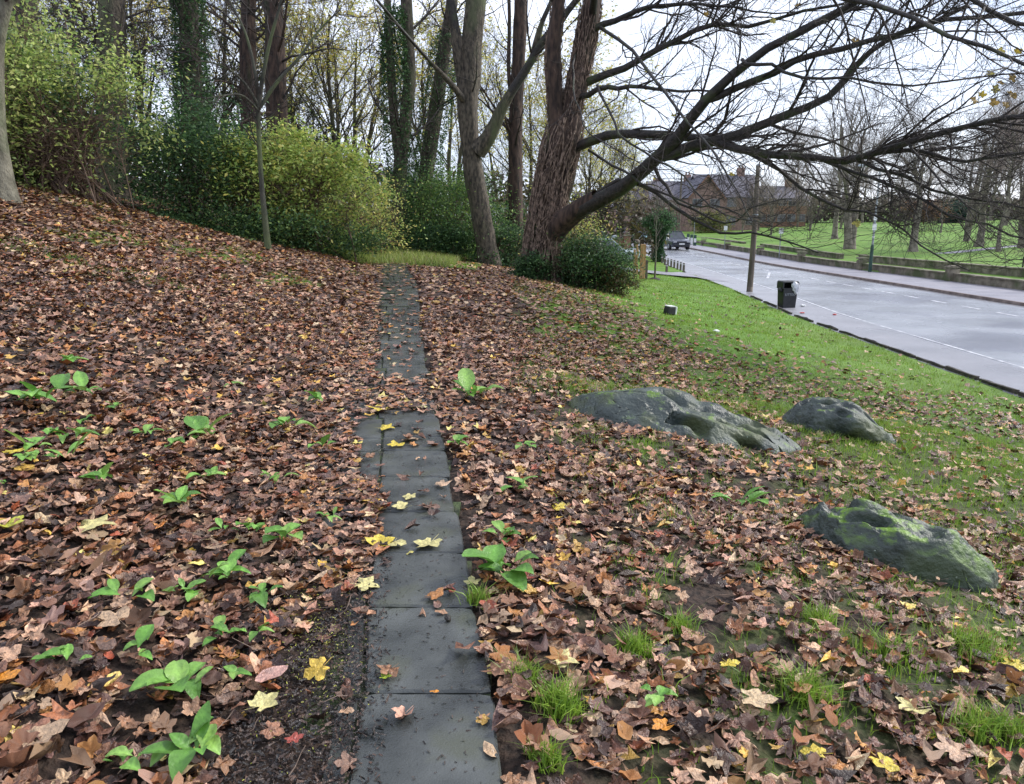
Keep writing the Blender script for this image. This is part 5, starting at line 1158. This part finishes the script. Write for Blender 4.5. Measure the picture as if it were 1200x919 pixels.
T = car('parked_car', 'dark blue sport utility car driving towards the camera on the road', p, .12, M_car_dark, 4.6, 1.9, 1.66); T.name = 'sport_utility_car'; T.scale = (s, s, s)
p = road_pt(734, 284.5); p.x = ray(751, 285)[0] * 98 / ray(751, 285)[1]; p.y = 98; p.z = float(EYE + ray(736, 285.5)[2] * 98 / ray(736, 285.5)[1])
car('hatchback_car', 'pale blue hatchback car further up the road', (p.x, p.y, float(z_road(98)) + .01), -.25, M_car_blue, 4.1, 1.78, 1.5, False)
p = gp(722, 303); x_ = ray(710, 300)[0] * 50 / ray(710, 300)[1]
car('hatchback_car', 'silver car parked on the side road, mostly hidden by bushes', (x_ , 50, float(H0(x_, 50)) + .08), PI / 2 + .25, M_car_silver, 4.2, 1.8, 1.48, False)
p = at(718, 262, 92); car('hatchback_car', 'far parked car glimpsed through branches by the houses', (p.x, 104, float(H0(p.x, 104)) + .05), 1.3, M_car_silver, 4.2, 1.8, 1.5, False)

# ------------------------------------------------------------------ houses
def house(label, px, Y, w, dpt, eave, ridge, rz, gable_front, nwin, chim=True, brick=None):
    p = at(px, 262, Y); p.z = float(H(p.x, p.y)) - .2; T = thing('brick_house', label, 'house', p, rz); brick = brick or M_brick
    bm = bmesh.new()
    if gable_front:   # ridge runs front to back
        F_ = [(-w / 2, 0, 0), (w / 2, 0, 0), (w / 2, 0, eave), (0, 0, ridge), (-w / 2, 0, eave)]
        a_ = [bm.verts.new(v) for v in F_]; b_ = [bm.verts.new((v[0], dpt, v[2])) for v in F_]
        bm.faces.new(a_); bm.faces.new(b_[::-1]); bm.faces.new((a_[0], a_[4], b_[4], b_[0])); bm.faces.new((a_[1], b_[1], b_[2], a_[2])); bm_ob('wall', bm, brick, T)
        for s in (-1, 1):
            bm = bmesh.new(); sl = math.hypot(w / 2, ridge - eave) + .4; an = math.atan2(ridge - eave, w / 2)
            M = Matrix.Translation((s * w / 4 * 1.04, dpt / 2, (ridge + eave) / 2 + .08)) @ Matrix.Rotation(s * an, 4, 'Y'); box(bm, (0, 0, 0), (sl, dpt + .8, .16), M=M); bm_ob('roof', bm, M_tile, T)
            bm = bmesh.new(); M = Matrix.Translation((s * w / 4 * 1.04, -.42, (ridge + eave) / 2 - .02)) @ Matrix.Rotation(s * an, 4, 'Y'); box(bm, (0, 0, 0), (sl, .05, .2), M=M); bm_ob('bargeboard', bm, M_brick2, T)
    else:
        S = [(0, 0), (0, eave), (dpt / 2, ridge), (dpt, eave), (dpt, 0)]
        a_ = [bm.verts.new((-w / 2, v[0], v[1])) for v in S]; b_ = [bm.verts.new((w / 2, v[0], v[1])) for v in S]
        bm.faces.new(a_); bm.faces.new(b_[::-1]); bm.faces.new((a_[0], b_[0], b_[1], a_[1])); bm.faces.new((a_[4], a_[3], b_[3], b_[4])); bm_ob('wall', bm, brick, T)
        an = math.atan2(ridge - eave, dpt / 2); sl = math.hypot(dpt / 2, ridge - eave) + .4
        for s in (-1, 1):
            bm = bmesh.new(); M = Matrix.Translation((0, dpt / 2 + s * dpt / 4 * 1.04, (ridge + eave) / 2 + .08)) @ Matrix.Rotation(-s * an, 4, 'X'); box(bm, (0, 0, 0), (w + .6, sl, .16), M=M); bm_ob('roof', bm, M_tile, T)
    for fl in range(2):
        for i in range(nwin):
            x_ = (i + .5) / nwin * w - w / 2; z_ = 1.7 + fl * 2.7
            bm = bmesh.new(); box(bm, (x_, -.03, z_), (1.5, .12, 1.3)); f_ = bm_ob('window', bm, M_frame, T)
            for q in (-.36, .36): bm = bmesh.new(); box(bm, (x_ + q, -.10, z_), (.64, .03, 1.14)); bm_ob('pane', bm, M_glass, f_)
    if chim:
        bm = bmesh.new(); box(bm, (w * .3, dpt * .5, ridge + .3), (1.1, .7, 2.0)); c_ = bm_ob('chimney', bm, brick, T)
        for q in (-.25, .25): bm = bmesh.new(); cyl(bm, (w * .3 + q, dpt * .5, ridge + 1.3), (w * .3 + q, dpt * .5, ridge + 1.7), .13, .11, 8); bm_ob('chimney_pot', bm, M_brick2, c_)
Z = 120
house('brick terraced house with steep slate roof, behind the branches at centre right', 856, Z, 9.5, 8, 5.2, 8.6, .12, False, 3)
house('red brick house with a front-facing gable beside the slate-roofed terrace', 826, Z - 1.5, 5.6, 9, 5.2, 8.4, .12, True, 2, False)
house('brick house with slate roof left of the gabled house', 792, Z + 3, 8, 8, 5.0, 7.8, .0, False, 3)
house('brick house behind the dense evergreen tree', 752, Z + 6, 8, 8, 5.0, 7.4, -.1, False, 3)
house('small brick house far left behind the yellow-leaved trees', 705, Z + 2, 9, 8, 5, 7.2, -.1, False, 3)
house('long low brick house behind the bare trees left of the street lamp', 915, Z + 14, 9, 8, 4.6, 7.0, .1, False, 5, True, M_brick2)

# ------------------------------------------------------------------ green weeds: rosettes of broad leaves
def weed_leaf(L, Wl, az, lift, arch, colr):
    n = 7; V = []; T = []
    for i in range(n + 1):
        t = i / n; wv = Wl * (.10 + .9 * sstep(.0, .35, t)) * math.sin(PI * min(1, t * .80 + .18)) ** .8; r = L * t
        z = lift * L * t - arch * L * t * t + .012; und = .02 * L * math.sin(t * 9 + az * 3)
        for s in (-1, -.5, 0, .5, 1): V.append((s * wv / 2, r, z + abs(s) * wv * .18 + und * s + (.004 * math.sin(t * 25) if abs(s) == .5 else 0)))
    for i in range(n):
        for j in range(4): a_ = i * 5 + j; T += [(a_, a_ + 1, a_ + 6), (a_, a_ + 6, a_ + 5)]
    V = np.array(V); c, s = math.cos(az), math.sin(az); V = V @ np.array([[c, s, 0], [-s, c, 0], [0, 0, 1]])
    cc = np.tile(colr, (len(V), 1)); mid = np.arange(len(V)) % 5 == 2; cc[mid] = np.clip(cc[mid] * 1.35, 0, 1)
    return V, np.array(T), cc
def weed(px, py, size, nl, label, zlift=.058, narrow=.46):
    b = gp(px, py); b.z += zlift; sc = size / F * b.length
    T = thing('broad_leaved_plant', label, 'plant', b, 0, 'green broad-leaved plants growing through the litter'); a0 = random.uniform(0, 6)
    for i in range(nl):
        L = sc * random.uniform(.32, .58); col_ = np.array(random.choice([(.13, .30, .05), (.19, .38, .075), (.10, .23, .04), (.23, .40, .09)])) * random.uniform(.85, 1.15)
        L *= random.choice([1, 1, .75, .55]); V, Tt, C = weed_leaf(L, L * random.uniform(narrow, narrow + .25), a0 + i * 2.39996 + random.uniform(-.3, .3), random.uniform(.2, .95) * (1 if i < nl * .6 else 1.5), random.uniform(.2, .75), col_)
        lf = ob('leaf', mesh_np('leaf', V, Tt, M_weed, cols=C, smooth=True), T); lf.location = (random.gauss(0, sc * .13), random.gauss(0, sc * .10), random.uniform(-.01, .008))
W_ = [(82, 432, 26, 4, 'furthest up the left slope'), (97, 470, 42, 6, 'bushy, below the topmost one on the left slope'), (30, 480, 48, 6, 'bushy, near the left edge high on the slope'), (136, 489, 24, 3, 'small, right of the bushy pair at left'),
    (103, 505, 18, 2, 'tiny, below the bushy pair at left'), (60, 520, 26, 3, 'flat, in the row at the left edge'), (90, 524, 32, 4, 'flat, right-hand one of the row at left'), (40, 534, 30, 4, 'low and spreading near the yellow leaf at left'), (32, 551, 28, 4, 'compact, beside the yellow leaf at left'),
    (73, 550, 38, 3, 'with long pointed pair of leaves, left part of the slope'), (170, 519, 30, 3, 'with one upright leaf, mid left slope'), (245, 519, 44, 6, 'bright and dense, centre of the left slope'), (203, 534, 30, 3, 'flat, left of the dense bright one'),
    (336, 509, 40, 5, 'spreading, upper slope near the path'), (379, 533, 26, 2, 'two-leaved, near the path litter'), (244, 571, 30, 3, 'small, middle of the left slope'), (322, 570, 34, 4, 'pointed, right middle of the left slope'), (118, 575, 40, 4, 'tall and leaning, left middle slope'),
    (7, 582, 16, 2, 'tiny, at the left edge'), (212, 604, 36, 4, 'tufted, centre left above the bigger ones'), (264, 636, 24, 2, 'tiny pair left of the long-leaved cluster'), (302, 634, 34, 4, 'left-hand one of the long-leaved cluster'), (342, 644, 48, 4, 'with long drooping leaves near the path'),
    (388, 619, 26, 3, 'upright, close beside the path edge'), (274, 459, 20, 2, 'tiny, highest in the middle of the slope'), (370, 478, 28, 3, 'flat, high up close to the path gap'), (158, 716, 44, 3, 'with one broad leaf, lower left'), (218, 710, 54, 4, 'open and sprawling, lower left centre'),
    (268, 690, 48, 6, 'densest rosette, lower left centre'), (306, 712, 54, 4, 'with rounded leaves right of the densest rosette'), (262, 762, 56, 3, 'wide low one, below the rounded-leaf one'), (300, 760, 34, 2, 'single upright leaf beside the wide low one'), (174, 778, 38, 3, 'short and upright, lower left'),
    (82, 790, 56, 3, 'with two wide leaves near the left edge'), (214, 822, 96, 7, 'largest, with big rounded leaves, lower left foreground'), (280, 808, 40, 2, 'single broad leaf above the pale leaf'), (228, 900, 100, 7, 'bright large one cut by the bottom edge'), (150, 914, 40, 3, 'small one at the bottom edge'),
    (556, 470, 56, 6, 'flat and wide, right of the path beyond the gap'), (532, 531, 26, 3, 'tiny, against the right edge of the slabs'), (617, 533, 32, 4, 'small, right of the path level with the first stone'), (608, 583, 36, 5, 'ferny, right of the path'),
    (594, 640, 60, 5, 'broad, upper of the two big ones by the slab edge'), (590, 682, 92, 8, 'largest beside the slabs on the right'), (765, 838, 46, 5, 'pale and upright, lower right of the slabs'), (872, 600, 54, 8, 'low and frilly, between the boulders')]
for (px, py, s_, n_, l_) in W_: weed(px, py, s_ * (1.32 if s_ < 50 else 1.02), n_ + (3 if s_ > 50 else 2), 'green broad-leaved plant, ' + l_, narrow=.28 if 'pointed' in l_ or 'ferny' in l_ or 'frilly' in l_ else .50)

# ------------------------------------------------------------------ single fallen leaves one can point to
def fallen(px, py, size, colr, label, kind=0, yaw=None, tilt=.12, group=None, onpath=True, name='fallen_leaf'):
    b = gp(px, py); d = ray(px, py)
    if onpath:
        t = (EYE - .0) / -d[2]
        for _ in range(4): t = (EYE - float(z_path(d[1] * t)) - .012) / -d[2]
        b = Vector((d[0] * t, d[1] * t, EYE + d[2] * t))
    else: b.z += .045
    s = size / F * b.length / 1.7; tv, tt = T_near[kind]; c = np.array(colr); cc = np.tile(c, (len(tv), 1)) * rng.uniform(.85, 1.15, (len(tv), 1)); cc[0] *= 1.15
    v = tv.copy(); v[:, 2] *= .5
    o = ob(name, mesh_np(name, v * s, tt, M_leaf, cols=np.clip(cc, 0, 1), uv=tv)); o.location = b + Vector((0, 0, .006)); o.rotation_euler = (tilt * random.uniform(-1, 1), tilt * random.uniform(-1, 1), random.uniform(0, 6) if yaw is None else yaw)
    tag(o, label, 'leaf', group)
YL, PY, TN, BR, RD, OR = (.62, .50, .06), (.58, .54, .24), (.42, .30, .20), (.20, .12, .09), (.34, .07, .05), (.60, .25, .03)
for a_ in [(445, 639, 44, YL, 'bright yellow maple leaf at the left edge of the slab beside a paler one', 0), (462, 637, 34, PY, 'pale yellow leaf overlapping the slab edge, right of the bright yellow one', 1), (504, 637, 44, PY, 'cream and tan maple leaf in the middle of the slab', 2),
    (425, 686, 38, PY, 'pale cream leaf with long stalk on the bare soil left of the slabs', 3), (553, 684, 26, PY, 'pale yellow leaf with its stalk over the right slab edge', 4), (529, 693, 22, RD, 'small red oval leaf at the right edge of the slab', 6), (450, 795, 20, (.34, .46, .04), 'tiny lime-green leaf on the slab', 0),
    (509, 812, 14, OR, 'tiny orange-tan leaf fragment on the nearest slab', 7), (502, 594, 32, BR, 'curled brown leaf on the third slab row', 1), (515, 569, 18, TN, 'small tan leaf on the slab above the curled brown one', 2), (472, 595, 26, PY, 'pale yellow leaf lying flat left of the curled brown one', 0),
    (465, 523, 26, YL, 'small yellow leaf on the slabs left of a joint', 2), (450, 502, 24, YL, 'yellow leaf on the far slabs beside the leaf-covered gap', 3), (478, 516, 26, TN, 'tan leaf lying on the dark twig on the slabs', 1), (508, 521, 20, BR, 'brown leaf at the right edge of the far slabs', 0), (481, 582, 20, PY, 'pale leaf tip near the left slab edge', 4),
    (488, 478, 26, PY, 'cream leaf at the near edge of the leaf-covered gap', 1), (447, 480, 30, YL, 'bright yellow leaf at the left of the leaf-covered gap', 2), (457, 383, 16, OR, 'upright orange-yellow leaf at the left edge of the far path', 3), (466, 396, 10, TN, 'small leaf across the far slabs', 1)]:
    fallen(*a_)
for a_ in [(12, 628, 40, (.45, .48, .05), 'lime-yellow maple leaf at the left edge of the slope', 0), (15, 540, 24, YL, 'small bright yellow leaf near the left edge, upper slope', 1), (0, 812, 36, OR, 'vivid orange leaf cut by the left edge', 2), (104, 628, 50, PY, 'pale straw-coloured leaf with long stalk, left slope', 3), (320, 806, 46, (.50, .30, .26), 'pink-brown oval leaf lying face down by the soil', 6),
    (308, 842, 46, PY, 'mottled yellow and brown maple leaf by the soil', 0), (345, 884, 26, RD, 'small red-brown leaf on the bare soil', 1), (45, 880, 54, TN, 'large tan maple leaf, lower left corner', 2), (140, 740, 46, TN, 'large pale brown leaf, left foreground', 4),
    (655, 605, 24, YL, 'yellow leaf right of the path, level with the broad plant', 1), (639, 742, 44, TN, 'large tan leaf right of the slabs', 2), (655, 786, 44, PY, 'greenish cream leaf standing on edge above the grass tuft', 3), (880, 832, 50, (.55, .42, .26), 'pale folded leaf, lower right foreground', 4), (1070, 844, 44, PY, 'cream maple leaf among grass, lower right', 0),
    (1120, 893, 48, (.50, .34, .24), 'pale pinkish maple leaf at the bottom right', 1), (1030, 906, 40, YL, 'golden yellow leaf at the bottom edge, right', 2), (958, 898, 36, YL, 'yellow leaf at the bottom edge, left of the golden one', 3), (778, 866, 36, OR, 'orange-yellow leaf above two brown ones, lower right', 0), (852, 790, 28, YL, 'small yellow leaf in the middle of the right foreground', 1),
    (743, 842, 26, TN, 'oval grey-brown leaf beside the pale upright plant', 6), (1190, 790, 30, YL, 'yellow leaf near the right edge, below the mossy boulder', 2), (612, 690, 30, RD, 'dark red leaf between the big plant and the litter', 5), (597, 853, 40, BR, 'rounded brown leaf touching the nearest slab edge', 7)]:
    fallen(*a_, onpath=False)
# leaves lying on the boulders' flanks
# nearest 200 leaves as things of their own
n = 230; xs_, ys_ = samples(1.75, 3.4, 150, .2); k = (rng.random(len(xs_)) < leaf_density(xs_, ys_)) & ((xs_ > x_edge(ys_) + .03) | (xs_ < x_edge(ys_) - .9)); xs_, ys_ = xs_[k][:n], ys_[k][:n]
cc = leaf_cols(len(xs_)); near_me = {}
for i, (x_, y_) in enumerate(zip(xs_, ys_)):
    v = i % len(T_near); ci = rng.integers(0, 9); key = (v, ci)
    if key not in near_me:
        tv, tt = T_near[v]; near_me[key] = mesh_np('fallen_leaf', tv, tt, M_leaf, cols=np.tile(cc[len(near_me)], (len(tv), 1)), uv=tv)
    o = ob('fallen_leaf', near_me[key]); s_ = random.uniform(.045, .075); o.scale = (s_, s_, s_); o.location = (x_, y_, float(H(x_, y_)) + .045 + random.uniform(0, .012)); o.rotation_euler = (random.gauss(0, .3), random.gauss(0, .3), random.uniform(0, 6.28))
    left = x_ < 0
    tag(o, 'brown fallen leaf on top of the litter in the left foreground' if left else 'brown fallen leaf on top of the litter in the right foreground', 'leaf', 'brown leaves in the left foreground' if left else 'brown leaves in the right foreground')

# ------------------------------------------------------------------ debris: dark crumbs, twigs, yellow-green specks on the bare soil and slabs
def debris():
    n = 14000; y_ = rng.uniform(1.5, 3.7, n); u = rng.uniform(.36, 1.0, n) ** 1.0; x_ = x_edge(y_) - u; k = rng.random(n) < np.where(u < .44, .25, 1) * np.where(u > .46 + .42 * sstep(3.6, 1.9, y_), .3, 1)
    x_, y_ = x_[k], y_[k]; n = len(x_); z = np.where(x_ > x_edge(y_) - .85, z_path(y_) + .004, H(x_, y_)) + rng.random(n) * .012
    tv = np.array([[-1, -.25, 0], [1, -.15, .1], [.8, .2, .35], [-.9, .3, .3]]); tt = np.array([[0, 1, 2], [0, 2, 3], [0, 1, 3], [1, 2, 3]])
    c = pal([(.02, .014, .012), (.035, .022, .018), (.06, .04, .03), (.012, .010, .010), (.10, .06, .045)], n)
    V, T, C, U = scatter([(tv, tt)], np.stack([x_, y_, z], -1), rng.uniform(.004, .014, n), rng.uniform(0, 6.28, n), np.abs(rng.normal(0, .4, n)), rng.uniform(0, 6.28, n), c, np.zeros(n, int))
    tag(ob('soil_crumbs', mesh_np('soil_crumbs', V, T, M_leaf, cols=C)), kind='stuff')
    n = 900; y_ = rng.normal(2.65, .33, n); x_ = x_edge(y_) - rng.normal(.66, .10, n); z = np.full(n, .02) + rng.random(n) * .015
    V, T, C, U = scatter([(tv, tt)], np.stack([x_, y_, z], -1), rng.uniform(.002, .005, n), rng.uniform(0, 6.28, n), np.abs(rng.normal(0, .4, n)), rng.uniform(0, 6.28, n), pal([(.40, .42, .06), (.30, .33, .05)], n), np.zeros(n, int))
    tag(ob('seed_scatter', mesh_np('seed_scatter', V, T, M_leaf, cols=C)), kind='stuff')
    n = 900; y_ = 1.6 + 5.4 * rng.random(n) ** 1.3; x_ = x_edge(y_) - rng.uniform(.02, .5, n) ; z = z_path(y_) + .006
    V, T, C, U = scatter([(tv, tt)], np.stack([x_, y_, z], -1), rng.uniform(.003, .010, n), rng.uniform(0, 6.28, n), np.abs(rng.normal(0, .3, n)), rng.uniform(0, 6.28, n), pal([(.02, .015, .012), (.05, .035, .028)], n), np.zeros(n, int))
    tag(ob('slab_crumbs', mesh_np('slab_crumbs', V, T, M_leaf, cols=C)), kind='stuff')
    # twigs in the litter
    n = 700; y_ = rng.uniform(1.5, 9, n); x_ = rng.uniform(-1, 1, n) * (.75 * y_ + .5); k = leaf_density(x_, y_) > .04; x_, y_ = x_[k], y_[k]; n = len(x_)
    a = rng.uniform(0, 6.28, n); L = rng.uniform(.04, .16, n); P = []
    for q in range(4): P.append(np.stack([x_ + np.cos(a) * L * q / 3 + rng.normal(0, .006, n), y_ + np.sin(a) * L * q / 3 + rng.normal(0, .006, n), H(x_, y_) + .035 + rng.random(n) * .02], -1))
    P = np.stack(P, 1); R = np.full((n, 4), .0016) * rng.uniform(.6, 1.6, (n, 1))
    tag(ob('fallen_twigs', mesh_tubes('fallen_twigs', [(P, R, 3)], M_vine)), kind='stuff')
debris()
def twig_on_path(px0, py0, px1, py1, label):
    a_, b_ = [Vector((ray(*q)[0] * EYE / -ray(*q)[2], ray(*q)[1] * EYE / -ray(*q)[2], .015)) for q in ((px0, py0), (px1, py1))]
    P = resample([a_, a_.lerp(b_, .35) + Vector((0, .02, .01)), a_.lerp(b_, .7) + Vector((0, -.01, .004)), b_], 10)[None]; R = np.linspace(.004, .002, 10)[None]; g = grow(P, R, 4, (.04, .09), (.4, .9), .1, 0, 4, .7, .2, .9, .0012)
    tag(ob('fallen_twig', mesh_tubes('fallen_twig', [(P, R, 6), (*g, 4)], M_bark_dark)), label, 'twig')
twig_on_path(420, 537, 505, 519, 'dark forked twig lying across the far slabs')
twig_on_path(436, 598, 490, 590, 'thin straight twig pointing to the curled brown leaf on the slab')
b_ = Vector((ray(525, 729)[0] * EYE / -ray(525, 729)[2], ray(525, 729)[1] * EYE / -ray(525, 729)[2], .018))
bm = bmesh.new(); bmesh.ops.create_icosphere(bm, subdivisions=3, radius=.014)
for v in bm.verts: v.co *= 1 + .4 * mnoise.noise(v.co * 90); 
o = bm_ob('seed_husk', bm, M_bark_dark, None, smooth=True); o.location = b_; tag(o, 'small dark seed husk on the second slab', 'seed husk')
print("TRIS", sum(len(o.data.polygons) * 2 for o in bpy.data.objects if o.type == "MESH"))
# ------------------------------------------------------------------ tufts of grass one can point to
def tuft(px, py, wpx, n, label):
    b = gp(px, py); r = wpx / F * b.length / 2
    x = rng.normal(0, r * .45, n); y = rng.normal(0, r * .4, n); h = rng.uniform(.05, .13, n) * (r / .12) ** .4
    V, Tt, C = blades('g', x, y, H(x + b.x, y + b.y) - b.z, h, rng.uniform(.004, .007, n), grass_cols(n) * 1.05, .7, 2)
    o = ob('grass_tuft', mesh_np('grass_tuft', V, Tt, M_grass, cols=C)); o.location = b; tag(o, label, 'grass tuft', 'grass tufts in the litter')
for a_ in [(612, 800, 40, 260, 'long-bladed grass tuft nearest the slab edge on the right'), (655, 832, 70, 420, 'spreading grass patch right of the long-bladed tuft'), (745, 765, 44, 240, 'upright grass tuft above the pale upright plant'), (940, 815, 62, 420, 'rounded grass tuft left of the pale folded leaf, lower right'),
           (1145, 768, 80, 420, 'wide bright tuft under the blunt end of the mossy boulder'), (1140, 858, 60, 300, 'grass tuft near the bottom right corner'), (1180, 860, 46, 220, 'thin grass tuft at the right edge near the bottom'), (560, 706, 30, 120, 'tiny grass tuft under the biggest plant by the slabs'),
           (640, 895, 50, 200, 'sparse grass tuft at the bottom edge right of the slabs'), (800, 740, 40, 150, 'sparse grass tuft in the middle of the right foreground'), (960, 730, 46, 180, 'sparse grass tuft just below the mossy boulder'), (1050, 770, 44, 160, 'thin grass tuft below the right half of the mossy boulder')]:
    tuft(*a_)
